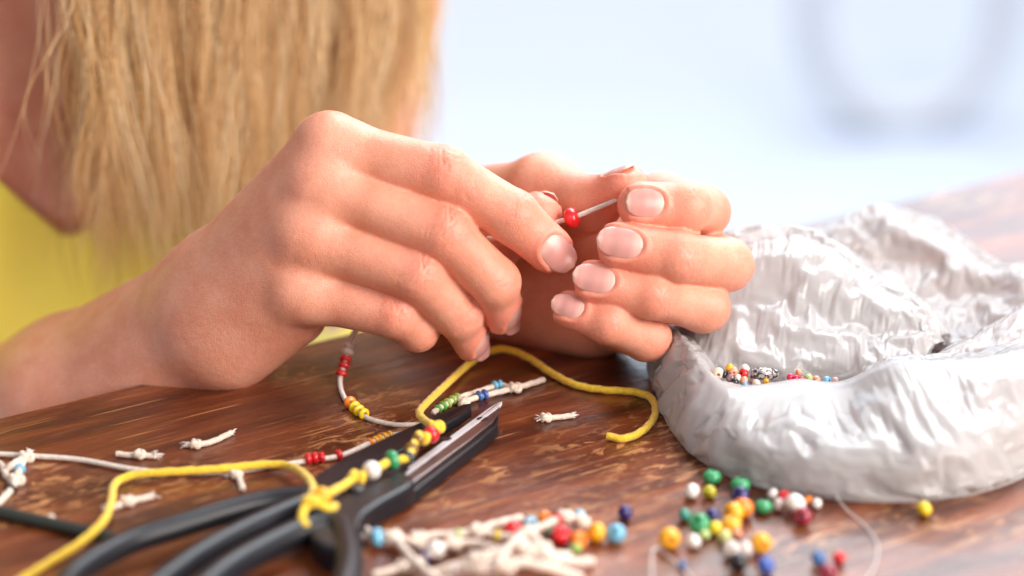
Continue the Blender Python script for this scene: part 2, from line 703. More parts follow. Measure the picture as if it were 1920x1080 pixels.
R_thumb = Finger([J(700, 470, 46), J(925, 458, 24), J(1008, 404, 12)], [10.5, 9.2, 7.9], cv(0.2, 0.85, -0.55), cv(0.2, 0.8, -0.3), nw=9.0, nl=11.5, free=-0.8)
RW_R, RW_U = J(398, 545, 30), J(413, 624, 27)
RF_R, RF_U = J(125, 697, 80), J(105, 766, 66)
R_elb = J(-420, 985, 220)


def hand_right():
    F = Field()
    P = F.palm
    k = 0.011
    P.append((Prim(RW_R, RF_R, 15.0 * mm, 17 * mm), 0.012))
    P.append((Prim(RW_U, RF_U, 15.2 * mm, 20 * mm), 0.012))
    P.append((Prim(RF_R, R_elb, 17 * mm, 34 * mm), 0.012))
    P.append((Prim(RF_U, R_elb, 20 * mm, 34 * mm), 0.012))
    P.append((Prim(RW_R, R_index.j[0], 14.5 * mm, 10.0 * mm), k))
    P.append((Prim((RW_R * .6 + RW_U * .4), R_middle.j[0], 14 * mm, 10.2 * mm), k))
    P.append((Prim((RW_R * .35 + RW_U * .65), R_ring.j[0], 14 * mm, 10.0 * mm), k))
    P.append((Prim(RW_U, R_little.j[0], 14.5 * mm, 9.4 * mm), k))
    # pad of the little-finger side, resting on the table
    P.append((Prim(J(440, 638, 27), J(560, 592, 18), 12.0 * mm, 8.0 * mm), 0.010))
    # palm thickness and ball of the thumb
    P.append((Prim(J(470, 520, 40), J(600, 430, 22), 13 * mm, 11 * mm), 0.012))
    P.append((Prim(J(440, 520, 40), R_thumb.j[0], 15 * mm, 11 * mm), 0.012))
    # webs between the knuckles
    for a, b in ((R_index, R_middle), (R_middle, R_ring), (R_ring, R_little)):
        pa, pb = a.j[0] + (a.j[1] - a.j[0]) * 0.22, b.j[0] + (b.j[1] - b.j[0]) * 0.20
        P.append((Prim(pa - CAMV * 3.2 * mm, pb - CAMV * 3.2 * mm, 5.6 * mm, 5.4 * mm), 0.006))
    for f in (R_index, R_middle, R_ring, R_little):      # knuckle heads
        P.append((Prim(f.j[0] + CAMV * 2.0 * mm + UP * .8 * mm, f.j[0] + CAMV * 2.0 * mm + unit(f.j[1] - f.j[0]) * 3 * mm, 9.3 * mm if f is not R_little else 8.2 * mm, 8.4 * mm if f is not R_little else 7.4 * mm), 0.005))
    for f in (R_index, R_middle, R_ring, R_little, R_thumb):
        F.fingers.append((f.prims(), 0.0014, 0.0055))
    return F


# ---- left hand (palm side, fingers curled with their nails towards the camera)
L_index = Finger([J(1240, 388, 54), J(1319, 396, 19), J(1286, 389, 0), J(1203, 385, -3)], [11.0, 8.5, 8.2, 7.7], cv(0.05, 0.12, 1), cv(1, 0.1, 0.2), nw=9.6, nl=12.4, free=-1.2)
L_middle = Finger([J(1255, 450, 52), J(1361, 496, 10), J(1270, 481, -6), J(1162, 459, -8)], [11.0, 8.7, 8.2, 7.3], cv(0.0, 0.12, 1), cv(1, 0.1, 0.2), nw=10.0, nl=14.8, free=0.9)
L_ring = Finger([J(1225, 530, 50), J(1318, 575, 9), J(1222, 553, -4), J(1116, 528, -5)], [10.6, 8.4, 7.7, 6.9], cv(0.0, 0.2, 1), cv(1, 0.1, 0.2), nw=9.4, nl=13.8, free=1.0)
L_little = Finger([J(1140, 600, 48), J(1211, 631, 8), J(1140, 604, -3), J(1072, 581, -2)], [10.0, 7.9, 7.0, 6.1], cv(-0.05, 0.25, 1), cv(1, 0.1, 0.2), nw=7.8, nl=11.0, free=0.8)
L_thumb = Finger([J(1020, 362, 40), J(1108, 384, 21), J(1171, 351, 10)], [11.6, 9.2, 7.7], cv(-0.45, 1, 0.0), cv(-0.2, 1, 0.1), nw=8.6, nl=11.5, free=-0.9)
L_thumb.lift = -0.00005
LW_R, LW_U = J(850, 445, 92), J(838, 545, 98)
L_elb = C(585, 425, 1.04)


def hand_left():
    F = Field()
    P = F.palm
    k = 0.012
    P.append((Prim(LW_R, L_elb, 14.5 * mm, 31 * mm), 0.012))
    P.append((Prim(LW_U, L_elb, 14.5 * mm, 31 * mm), 0.012))
    P.append((Prim(LW_R, L_index.j[0], 14 * mm, 10.5 * mm), k))
    P.append((Prim((LW_R * .6 + LW_U * .4), L_middle.j[0], 13.5 * mm, 10.5 * mm), k))
    P.append((Prim((LW_R * .35 + LW_U * .65), L_ring.j[0], 13.5 * mm, 10.2 * mm), k))
    P.append((Prim(LW_U, L_little.j[0], 14.5 * mm, 9.5 * mm), k))
    P.append((Prim(J(890, 560, 78), J(1095, 607, 52), 13.0 * mm, 9.5 * mm), 0.010))     # little-finger pad
    P.append((Prim(J(905, 402, 72), L_thumb.j[0], 16 * mm, 11.2 * mm), 0.012))              # ball of the thumb
    P.append((Prim(J(950, 430, 66), J(1090, 430, 44), 13 * mm, 9.5 * mm), 0.012))
    for a, b in ((L_index, L_middle), (L_middle, L_ring), (L_ring, L_little)):
        pa, pb = a.j[0] + (a.j[1] - a.j[0]) * 0.25, b.j[0] + (b.j[1] - b.j[0]) * 0.25
        P.append((Prim(pa, pb, 6.5 * mm, 6.2 * mm), 0.006))
    for f in (L_index, L_middle, L_ring, L_little):
        F.fingers.append((f.prims(), 0.0014, 0.005))
    F.fingers.append((L_thumb.prims(), 0.004, 0.010))
    return F


def fine_hand(field, fingers, vox, clip, cut, seed):
    V, Q = field.mesh(vox, clip=clip)
    V, Q = subdiv(V, Q)
    for _ in range(2):
        d = field(V)
        V = V - grad(field, V) * np.clip(d, -0.0012, 0.0012)[:, None] * 0.9
    n = grad(field, V)
    # even out what the grid left behind
    d, red = detail(V, n, fingers, seed)
    V = V + n * d[:, None]
    # cut away what lies beyond the forearm plane
    p0, nn = cut
    keep = (V - p0) @ nn > 0
    fk = keep[Q].all(1)
    Q = Q[fk]
    used = np.zeros(len(V), bool)
    used[Q.ravel()] = True
    idx = np.cumsum(used) - 1
    return V[used], idx[Q], red[used]


# ---- torso, neck, head and arms (coarse), in the body's own axes
bf = np.array([0.559, -0.829, 0.0])       # where she faces
bl = np.array([0.829, 0.559, 0.0])        # her left
bz = np.array([0, 0, 1.0])
ST = C(112, 400, 0.935)                    # breastbone at the neckline
CH = ST - bf * 0.088 + bz * 0.05
SH_L, SH_R = CH + bl * 0.192 + bz * 0.062, CH - bl * 0.175 + bz * 0.07
PEL = CH - bf * 0.10 - bz * 0.40
NECK, HEAD = CH + bz * 0.13 + bf * 0.015, CH + bz * 0.31 + bf * 0.13 + bl * 0.045


def body_field():
    F = Field()
    P = F.palm
    k = 0.05
    P.append((Prim(CH - bl * 0.075, CH + bl * 0.075, 0.092, 0.092), k))
    P.append((Prim(CH - bz * 0.02, PEL, 0.100, 0.118), k))
    P.append((Prim(PEL - bl * 0.07, PEL + bl * 0.07, 0.11, 0.11), k))
    P.append((Prim(CH - bz * 0.13 - bf * 0.02 - bl * 0.06, CH - bz * 0.13 - bf * 0.02 + bl * 0.085, 0.092, 0.095), k))
    for s in (-1, 1):
        P.append((Prim(CH + bf * 0.052 + bl * 0.070 * s - bz * 0.075, CH + bf * 0.055 + bl * 0.073 * s - bz * 0.085, 0.056, 0.056), 0.03))
    P.append((Prim(CH + bz * 0.07 - bl * 0.10, CH + bz * 0.07 + bl * 0.10, 0.052, 0.052), k))
    P.append((Prim(CH + bz * 0.085, NECK + bz * 0.06 + bf * 0.04, 0.056, 0.050), 0.03))
    P.append((Prim(HEAD - bz * 0.03 + bf * 0.015, HEAD + bz * 0.035 - bf * 0.01, 0.070, 0.083), 0.02))
    P.append((Prim(SH_L, L_elb, 0.047, 0.036), 0.03))
    P.append((Prim(SH_R, R_elb, 0.047, 0.036), 0.03))
    P.append((Prim(RF_R, R_elb, 17 * mm, 34 * mm), 0.012))
    P.append((Prim(RF_U, R_elb, 20 * mm, 34 * mm), 0.012))
    P.append((Prim(LW_R, L_elb, 14.5 * mm, 31 * mm), 0.012))
    P.append((Prim(LW_U, L_elb, 14.5 * mm, 31 * mm), 0.012))
    return F


R_cut = ((RF_R + RF_U) / 2 * 0.62 + R_elb * 0.38, unit((RF_R + RF_U) / 2 - R_elb))
L_cut = ((LW_R + LW_U) / 2 * 0.72 + L_elb * 0.28, unit((LW_R + LW_U) / 2 - L_elb))


def skin_material():
    m, nt, b = mat('skin')
    L = nt.links.new
    tc = N(nt, 'ShaderNodeTexCoord')
    at = N(nt, 'ShaderNodeAttribute', attribute_name='flush')
    n1 = N(nt, 'ShaderNodeTexNoise')
    n1.inputs['Scale'].default_value = 95
    n1.inputs['Detail'].default_value = 5
    L(tc.outputs['Object'], n1.inputs[0])
    r1 = ramp(nt, [(0.3, (0.69, 0.285, 0.185)), (0.7, (0.785, 0.385, 0.27))])
    L(n1.outputs[0], r1.inputs[0])
    col = mixc(nt, at.outputs['Fac'], r1.outputs[0], (0.78, 0.27, 0.19))
    n2 = N(nt, 'ShaderNodeTexNoise')
    n2.inputs['Scale'].default_value = 1100
    n2.inputs['Detail'].default_value = 2
    L(tc.outputs['Object'], n2.inputs[0])
    r2 = ramp(nt, [(0.3, (0.90, 0.88, 0.87)), (0.7, (1.06, 1.05, 1.05))])
    L(n2.outputs[0], r2.inputs[0])
    col = mixc(nt, 0.7, col, r2.outputs[0], 'MULTIPLY')
    L(col, b.inputs['Base Color'])
    b.inputs['Subsurface Weight'].default_value = 0.75
    b.inputs['Subsurface Radius'].default_value = (1.0, 0.36, 0.18)
    b.inputs['Subsurface Scale'].default_value = 0.0016
    b.inputs['Roughness'].default_value = 0.44
    b.inputs['Specular IOR Level'].default_value = 0.45
    # fine skin relief: pores and criss-cross lines
    v = N(nt, 'ShaderNodeTexVoronoi', feature='DISTANCE_TO_EDGE')
    v.inputs['Scale'].default_value = 1300
    L(tc.outputs['Object'], v.inputs[0])
    vr = ramp(nt, [(0.0, (0, 0, 0)), (0.25, (1, 1, 1))])
    L(v.outputs[0], vr.inputs[0])
    h = bump(nt, vr.outputs[0], 0.32, 0.00014)
    n3 = N(nt, 'ShaderNodeTexNoise')
    n3.inputs['Scale'].default_value = 420
    n3.inputs['Detail'].default_value = 4
    L(tc.outputs['Object'], n3.inputs[0])
    L(bump(nt, n3.outputs[0], 0.35, 0.0005, h), b.inputs['Normal'])
    return m


SKIN = skin_material()
person = empty('person', (PEL[0], PEL[1], -0.30))
tag(person, 'person in a yellow top with long blonde hair threading a red bead', 'person')
bpy.context.view_layer.update()

FR, FL, FB = hand_right(), hand_left(), body_field()
VOX = 0.0011
VR, QR, redR = fine_hand(FR, [R_index, R_middle, R_ring, R_little, R_thumb], VOX, (R_cut[0] - 0.5, np.array([1, 2, 1.0])), R_cut, 3)
VL, QL, redL = fine_hand(FL, [L_index, L_middle, L_ring, L_little, L_thumb], VOX, (np.array([-1, -1, -1.0]), np.array([1, 2, 1.0])), L_cut, 8)
VB, QB = FB.mesh(0.0045)
for _ in range(2):
    VB = VB - grad(FB, VB, 0.001) * np.clip(FB(VB), -0.004, 0.004)[:, None]
keep = np.ones(len(VB), bool)
for (p0, nn), pr in ((R_cut, FB.palm[-4:-2]), (L_cut, FB.palm[-2:])):
    dd = smin(pr[0][0](VB), pr[1][0](VB), 0.012)
    keep &= ~(((VB - p0) @ nn > -0.001) & (np.abs(dd) < 0.006))
fk = keep[QB].all(1)
QB = QB[fk]
used = np.zeros(len(VB), bool)
used[QB.ravel()] = True
idx = np.cumsum(used) - 1
VB0, QB0 = VB[used], idx[QB]

V = np.vstack([VR, VL, VB0])
Q = np.vstack([QR, QL + len(VR), QB0 + len(VR) + len(VL)])
me = bpy.data.meshes.new('body')
me.from_pydata(V.tolist(), [], Q.tolist())
me.update()
att = me.attributes.new('flush', 'FLOAT', 'POINT')
att.data.foreach_set('value', np.r_[redR, redL, np.zeros(len(VB0))].astype(np.float32))
bm = bmesh.new()
bm.from_mesh(me)
bnd = [e for e in bm.edges if e.is_boundary]
for (p0, nn) in (R_cut, L_cut):
    pv, nv_ = Vector(p0), Vector(nn)
    es = [e for e in bnd if abs((e.verts[0].co - pv).dot(nv_)) < 0.016 and (e.verts[0].co - pv).length < 0.09]
    try:
        bmesh.ops.bridge_loops(bm, edges=es)
    except Exception as ex:
        print('bridge failed', ex)
bmesh.ops.recalc_face_normals(bm, faces=bm.faces)
bm.to_mesh(me)
bm.free()
me.polygons.foreach_set('use_smooth', [True] * len(me.polygons))
me.materials.append(SKIN)
body = link('body', me, person)
print('body verts', len(me.vertices))

m, nt, b = mat('fingernail')
L = nt.links.new
uvn = N(nt, 'ShaderNodeAttribute', attribute_name='nail_v')
r1 = ramp(nt, [(0.0, (0.70, 0.40, 0.34)), (0.14, (0.72, 0.43, 0.37)), (0.30, (0.63, 0.30, 0.265)), (0.86, (0.65, 0.32, 0.28)), (0.95, (0.76, 0.55, 0.46)), (1.0, (0.78, 0.60, 0.50))])
L(uvn.outputs['Fac'], r1.inputs[0])
L(r1.outputs[0], b.inputs['Base Color'])
b.inputs['Roughness'].default_value = 0.26
b.inputs['Specular IOR Level'].default_value = 0.6
b.inputs['Subsurface Weight'].default_value = 0.5
b.inputs['Subsurface Radius'].default_value = (1, .4, .25)
b.inputs['Subsurface Scale'].default_value = 0.001
tcn = N(nt, 'ShaderNodeTexNoise')
tcn.inputs['Scale'].default_value = 300
L(bump(nt, tcn.outputs[0], 0.15, 0.0003), b.inputs['Normal'])
NAIL = m
for field, fs in ((FR, (R_index, R_middle, R_ring, R_thumb)), (FL, (L_index, L_middle, L_ring, L_little, L_thumb))):
    for f in fs:
        V_, F_, uv = nail_mesh(f, field)
        o = obj('fingernail', V_, F_, NAIL, body)
        a = o.data.attributes.new('nail_v', 'FLOAT', 'POINT')
        a.data.foreach_set('value', [u for u, v in uv])
# ------------------------------------------------------------------ yellow top
def clip_mesh(V, Q, fn):
    """triangulate and cut a mesh along fn = 0, keeping fn < 0, with a clean edge"""
    V = [tuple(v) for v in V]
    s = list(fn(np.array(V)))
    T3 = [(q[0], q[1], q[2]) for q in Q] + [(q[0], q[2], q[3]) for q in Q]
    cache, out = {}, []

    def cut(i, j):
        k = (min(i, j), max(i, j))
        if k not in cache:
            t = s[i] / (s[i] - s[j])
            V.append(tuple(V[i][c] + (V[j][c] - V[i][c]) * t for c in range(3)))
            cache[k] = len(V) - 1
        return cache[k]
    for t in T3:
        ins = [s[i] < 0 for i in t]
        if all(ins):
            out.append(t)
        elif any(ins):
            poly = []
            for a in range(3):
                i, j = t[a], t[(a + 1) % 3]
                if s[i] < 0:
                    poly.append(i)
                if (s[i] < 0) != (s[j] < 0):
                    poly.append(cut(i, j))
            out.append(tuple(poly))
    V = np.array(V)
    used = np.zeros(len(V), bool)
    for f in out:
        used[list(f)] = True
    idx = np.cumsum(used) - 1
    return V[used], [tuple(idx[i] for i in f) for f in out]


FT = Field()
FT.palm = FB.palm[:7]
VB = CH - bz * 0.04
VT, QT = FT.mesh(0.005)
VT = VT - grad(FT, VT, 0.001) * np.clip(FT(VT), -0.004, 0.004)[:, None]
nT = grad(FT, VT, 0.001)
fold = np.array([noise.noise(Vector(p) * 17) * 0.6 + abs(noise.noise(Vector((p[0] * 30, p[1] * 30, p[2] * 9)))) for p in VT])
VT = VT + nT * (0.0045 + 0.0045 * fold)[:, None]
VNECK = C(118, 442, 0.93)


def neckline(P):
    x = (P - VNECK) @ bl
    front = (P - CH) @ bf > -0.02
    zz = P[:, 2] - VNECK[2]
    v = zz - 1.15 * np.sqrt(x * x + 0.000036) + 0.004
    v = np.where(front, v, zz - 0.10)
    strap = 0.135 - np.abs(x) - 0.4 * np.clip(zz - 0.03, 0, 1)
    return np.maximum(v, np.where(zz > -0.03, -strap, -1))


VT, QT2 = clip_mesh(VT, QT, neckline)
m, nt, b = mat('yellow_jersey')
n1 = N(nt, 'ShaderNodeTexNoise')
n1.inputs['Scale'].default_value = 900
b.inputs['Base Color'].default_value = (0.95, 0.79, 0.10, 1)
b.inputs['Roughness'].default_value = 0.85
b.inputs['Sheen Weight'].default_value = 0.25
tcx = N(nt, 'ShaderNodeTexCoord')
nt.links.new(tcx.outputs['Object'], n1.inputs[0])
nt.links.new(bump(nt, n1.outputs[0], 0.4, 0.0006), b.inputs['Normal'])
top = obj('top', VT, QT2, m, person)
md = top.modifiers.new('thick', 'SOLIDIFY')
md.thickness = 0.0016
md.offset = 0

# ------------------------------------------------------------------ long hair
rng = np.random.default_rng(11)
rnd = random.Random(11)


def hair_depth(px, py):
    return 0.856 + (px - 110) / 690.0 * 0.080 + 0.010 * np.clip((py - 150) / 400.0, -1, 1)


HV, HF, HT = [], [], []
hoff = 0


def add_strand(pts, r, tone):
    global hoff
    n = len(pts)
    t = np.gradient(pts, axis=0)
    t /= np.linalg.norm(t, axis=1)[:, None] + 1e-9
    a = np.cross(t, [0.2, 1.0, 0.1])
    a /= np.linalg.norm(a, axis=1)[:, None] + 1e-9
    c = np.cross(t, a)
    rr = r * np.clip(np.linspace(1.15, 0.0, n) * 3.0, 0.25, 1.0)[:, None]
    V = np.stack([pts + a * rr, pts + (-0.5 * a + 0.866 * c) * rr, pts + (-0.5 * a - 0.866 * c) * rr], 1).reshape(-1, 3)
    HV.append(V)
    i = np.arange(n - 1)[:, None] * 3
    for j in range(3):
        k = (j + 1) % 3
        HF.append(hoff + np.concatenate([i + j, i + k, i + 3 + k, i + 3 + j], 1))
    HT.append(np.full(len(V), tone))
    hoff += len(V)


NP = 26
HEADP = HEAD + bz * 0.02


def hair_lock(x0, xt, yt, spread, count, tone, dz=0.0, wave=1.0, y_mid=200):
    ph = rnd.uniform(0, 6.28)
    amp = rnd.uniform(8, 30) * wave
    frq = rnd.uniform(0.6, 1.4)
    s = np.linspace(0, 1, NP)
    ys = -170 + (yt + 170) * s
    bx = x0 + (xt - x0) * s ** 1.7 + amp * np.sin(ph + frq * 6.28 * s) * (0.25 + s)
    base = np.array([C(bx[i], ys[i], hair_depth(bx[i], ys[i]) + dz) for i in range(NP)])
    root = HEADP + unit(bl * rnd.uniform(0.2, 1) - bf * rnd.uniform(-0.4, 0.7) + bz * rnd.uniform(-0.2, 0.6)) * 0.088
    lead = catmull([root, (root + base[0]) / 2 + bz * 0.025, base[0], base[1]], 0.03)
    lead = lead[:-2]
    full = np.vstack([lead, base])
    n = len(full)
    q = np.linspace(0, 1, n)
    for k in range(count):
        o = rng.normal(0, 1, 3)
        o[2] *= 0.2
        o *= spread * 0.5
        conv = 1.0 - 0.40 * q ** 1.6
        cut = rnd.uniform(0.86, 1.02)
        p = full + o[None, :] * conv[:, None]
        jp, jf, ja = rnd.uniform(0, 6.28), rnd.uniform(0.4, 1.6), abs(rnd.gauss(0, 0.0022))
        p[:, 0] += ja * np.sin(jp + jf * 6.28 * q) * (0.3 + 1.2 * q)
        if rnd.random() < 0.09:                      # a stray hair drifting off
            p += rng.normal(0, 0.010, 3)[None, :] * (q ** 2)[:, None]
        m = max(8, int(n * min(1, cut)))
        add_strand(p[:m], rnd.uniform(0.00011, 0.00019), np.clip(tone + rnd.gauss(0, 0.22), 0, 1))


# back layer: fuller and darker; front layer: separate pale locks
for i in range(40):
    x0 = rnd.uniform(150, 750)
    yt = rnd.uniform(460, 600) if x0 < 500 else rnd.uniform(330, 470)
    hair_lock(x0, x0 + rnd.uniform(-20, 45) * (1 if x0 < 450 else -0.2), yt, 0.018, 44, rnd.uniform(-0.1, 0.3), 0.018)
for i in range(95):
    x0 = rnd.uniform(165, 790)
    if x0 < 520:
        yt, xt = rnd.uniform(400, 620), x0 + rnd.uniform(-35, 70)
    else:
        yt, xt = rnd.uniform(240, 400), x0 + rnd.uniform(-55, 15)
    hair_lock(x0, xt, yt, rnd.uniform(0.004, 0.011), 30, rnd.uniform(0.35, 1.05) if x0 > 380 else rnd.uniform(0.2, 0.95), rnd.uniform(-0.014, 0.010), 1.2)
for x0, xt, yt in ((150, 190, 520), (138, 240, 500), (165, 300, 540), (200, 150, 470), (180, 215, 560), (300, 250, 555), (390, 330, 540), (430, 400, 500), (250, 330, 570)):
    hair_lock(x0, xt, yt, 0.005, 26, rnd.uniform(0.5, 0.85), -0.012, 1.7)
for i in range(80):                                   # single stray hairs
    x0 = rnd.uniform(90, 830)
    hair_lock(x0, x0 + rnd.uniform(-80, 80), rnd.uniform(200, 520), 0.004, 2, rnd.uniform(0.5, 1), rnd.uniform(-0.02, 0.0), 1.4)
me = bpy.data.meshes.new('hair')
HV_, HF_, HT_ = np.vstack(HV), np.vstack(HF), np.concatenate(HT)
me.vertices.add(len(HV_))
me.vertices.foreach_set('co', HV_.astype(np.float32).ravel())
me.loops.add(HF_.size)
me.loops.foreach_set('vertex_index', HF_.astype(np.int32).ravel())
me.polygons.add(len(HF_))
me.polygons.foreach_set('loop_start', np.arange(0, HF_.size, 4, dtype=np.int32))
me.update(calc_edges=True)
me.polygons.foreach_set('use_smooth', [True] * len(me.polygons))
a = me.attributes.new('tone', 'FLOAT', 'POINT')
a.data.foreach_set('value', HT_.astype(np.float32))
m, nt, b = mat('blonde_hair')
at = N(nt, 'ShaderNodeAttribute', attribute_name='tone')
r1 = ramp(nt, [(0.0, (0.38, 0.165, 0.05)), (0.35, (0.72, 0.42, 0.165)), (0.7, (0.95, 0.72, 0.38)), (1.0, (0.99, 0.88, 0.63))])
nt.links.new(at.outputs['Fac'], r1.inputs[0])
nt.links.new(r1.outputs[0], b.inputs['Base Color'])
b.inputs['Roughness'].default_value = 0.27
b.inputs['Specular IOR Level'].default_value = 0.5
tr = N(nt, 'ShaderNodeBsdfTranslucent')
nt.links.new(r1.outputs[0], tr.inputs[0])
mx = N(nt, 'ShaderNodeMixShader')
mx.inputs[0].default_value = 0.45
nt.links.new(b.outputs[0], mx.inputs[1])
nt.links.new(tr.outputs[0], mx.inputs[2])
nt.links.new(mx.outputs[0], nt.nodes['Material Output'].inputs[0])
me.materials.append(m)
hair = link('hair', me, person)
hair['kind'] = 'stuff'
print('hair faces', len(me.polygons))
# ------------------------------------------------------------------ beads
BCOL = {
    'green': (0.035, 0.30, 0.115), 'white': (0.80, 0.74, 0.70), 'olive': (0.42, 0.38, 0.015), 'navy': (0.030, 0.020, 0.14),
    'orange': (0.88, 0.22, 0.010), 'red': (0.66, 0.012, 0.018), 'grey': (0.58, 0.46, 0.43), 'maroon': (0.28, 0.010, 0.035),
    'teal': (0.045, 0.27, 0.20), 'amber': (0.86, 0.40, 0.008), 'yellow': (0.80, 0.56, 0.015), 'palegreen': (0.47, 0.58, 0.22),
    'lime': (0.62, 0.60, 0.22), 'salmon': (0.85, 0.33, 0.20), 'pearl': (0.70, 0.62, 0.58), 'black': (0.012, 0.010, 0.012),
    'blue': (0.045, 0.10, 0.42), 'denim': (0.045, 0.14, 0.36), 'sky': (0.17, 0.46, 0.66), 'paleblue': (0.36, 0.55, 0.66),
    'cream': (0.80, 0.62, 0.48), 'mauve': (0.27, 0.14, 0.16), 'crimson': (0.70, 0.015, 0.09), 'leaf': (0.11, 0.36, 0.06),
    'grass': (0.30, 0.46, 0.10), 'clearamber': (0.50, 0.24, 0.02), 'smoke': (0.03, 0.045, 0.05), 'ivory': (0.76, 0.66, 0.56),
    'pink': (0.80, 0.45, 0.42),
}
_bm = {}


def bead_mat(c):
    if c not in _bm:
        m, nt, b = mat('bead_' + c)
        b.inputs['Base Color'].default_value = (*BCOL[c], 1)
        b.inputs['Roughness'].default_value = 0.24
        b.inputs['Specular IOR Level'].default_value = 0.5
        b.inputs['Coat Weight'].default_value = 0.35
        b.inputs['Coat Roughness'].default_value = 0.08
        n1 = N(nt, 'ShaderNodeTexNoise')
        n1.inputs['Scale'].default_value = 500
        tcx = N(nt, 'ShaderNodeTexCoord')
        nt.links.new(tcx.outputs['Object'], n1.inputs[0])
        lo = tuple(v * 0.82 for v in BCOL[c])
        hi = tuple(min(1, v * 1.12) for v in BCOL[c])
        r1 = ramp(nt, [(0.35, lo), (0.65, hi)])
        nt.links.new(n1.outputs[0], r1.inputs[0])
        nt.links.new(r1.outputs[0], b.inputs['Base Color'])
        if c in ('white', 'pearl', 'grey', 'ivory', 'cream', 'palegreen', 'lime', 'paleblue'):
            b.inputs['Subsurface Weight'].default_value = 0.35
            b.inputs['Subsurface Radius'].default_value = (1, .8, .7)
            b.inputs['Subsurface Scale'].default_value = 0.001
        if c in ('clearamber',):
            b.inputs['Transmission Weight'].default_value = 0.55
        nt.links.new(bump(nt, n1.outputs[0], 0.12, 0.0006), b.inputs['Normal'])
        _bm[c] = m
    return _bm[c]


_shape = {}


def bead_mesh(c, h, hole, p=2.3):
    """unit-radius bead: a rounded ring of height 2h with a hole along z"""
    key = (c, h, hole, p)
    if key not in _shape:
        ns, nr = 28, 20
        V, F, prof = [], [], []
        m0 = nr - 6
        zt = (1 - hole ** p) ** (1 / p)
        qm = math.asin(min(1.0, zt ** (p / 2)))
        for j in range(m0):                                  # outside, bottom to top
            q = -qm + 2 * qm * j / (m0 - 1)
            prof.append((math.cos(q) ** (2 / p), h * math.copysign(abs(math.sin(q)) ** (2 / p), q)))
        zt = prof[-1][1]
        for j in range(6):                                   # down the hole
            f = (j + 1) / 7
            prof.append((hole * (0.90 + 0.10 * abs(2 * f - 1) ** 3), zt * (1 - 2 * f)))
        for i in range(ns):
            th = 2 * math.pi * i / ns
            for j, (x, z) in enumerate(prof):
                V.append((x * math.cos(th), x * math.sin(th), z))
                F.append((i * nr + j, ((i + 1) % ns) * nr + j, ((i + 1) % ns) * nr + (j + 1) % nr, i * nr + (j + 1) % nr))
        me = bpy.data.meshes.new('bead')
        me.from_pydata(V, [], F)
        me.update()
        me.polygons.foreach_set('use_smooth', [True] * len(me.polygons))
        me.materials.append(bead_mat(c))
        _shape[key] = me
    return _shape[key]


def bead_at(pos, R, c, axis, h=0.78, hole=0.34, parent=None, name='bead'):
    o = bpy.data.objects.new(name, bead_mesh(c, h, hole))
    COL.objects.link(o)
    o.location = tuple(pos)
    o.scale = (R, R, R)
    o.rotation_mode = 'QUATERNION'
    o.rotation_quaternion = Vector(axis).to_track_quat('Z', 'Y')
    if parent is not None:
        o.parent = parent
        o.matrix_parent_inverse = parent.matrix_basis.inverted()
    return o


LOOSE = 'loose beads on the table'


def loose(px, py, d, c, label, ax='up', h=0.80, group=LOOSE, z0=0.0):
    R = 0.003
    for _ in range(4):
        tilt = {'up': (0.10 * math.sin(px), 0.10 * math.cos(py * 1.7), 1), 'side': (math.cos(px * 0.7), math.sin(px * 0.7), 0.15 + 0.75 * abs(math.sin(px * 1.3 + py))),
                'cam': (0.15, -0.95, 0.15), 'left': (-0.75, -0.6, 0.2), 'tip': (0.5 * math.sin(px), -0.6, 0.75)}[ax]
        u = unit(tilt)
        half = R * (abs(u[2]) * h + math.sqrt(max(0, 1 - u[2] ** 2)))
        half = R * h if ax == 'up' else min(half, R * 1.02)
        p = T(px, py, z0 + half)
        R = d / pxmm(depth(p)) / 2000.0
    o = bead_at(p, R, c, u, h, 0.34 if ax == 'up' else 0.30)
    tag(o, label, 'bead', group)
    return o


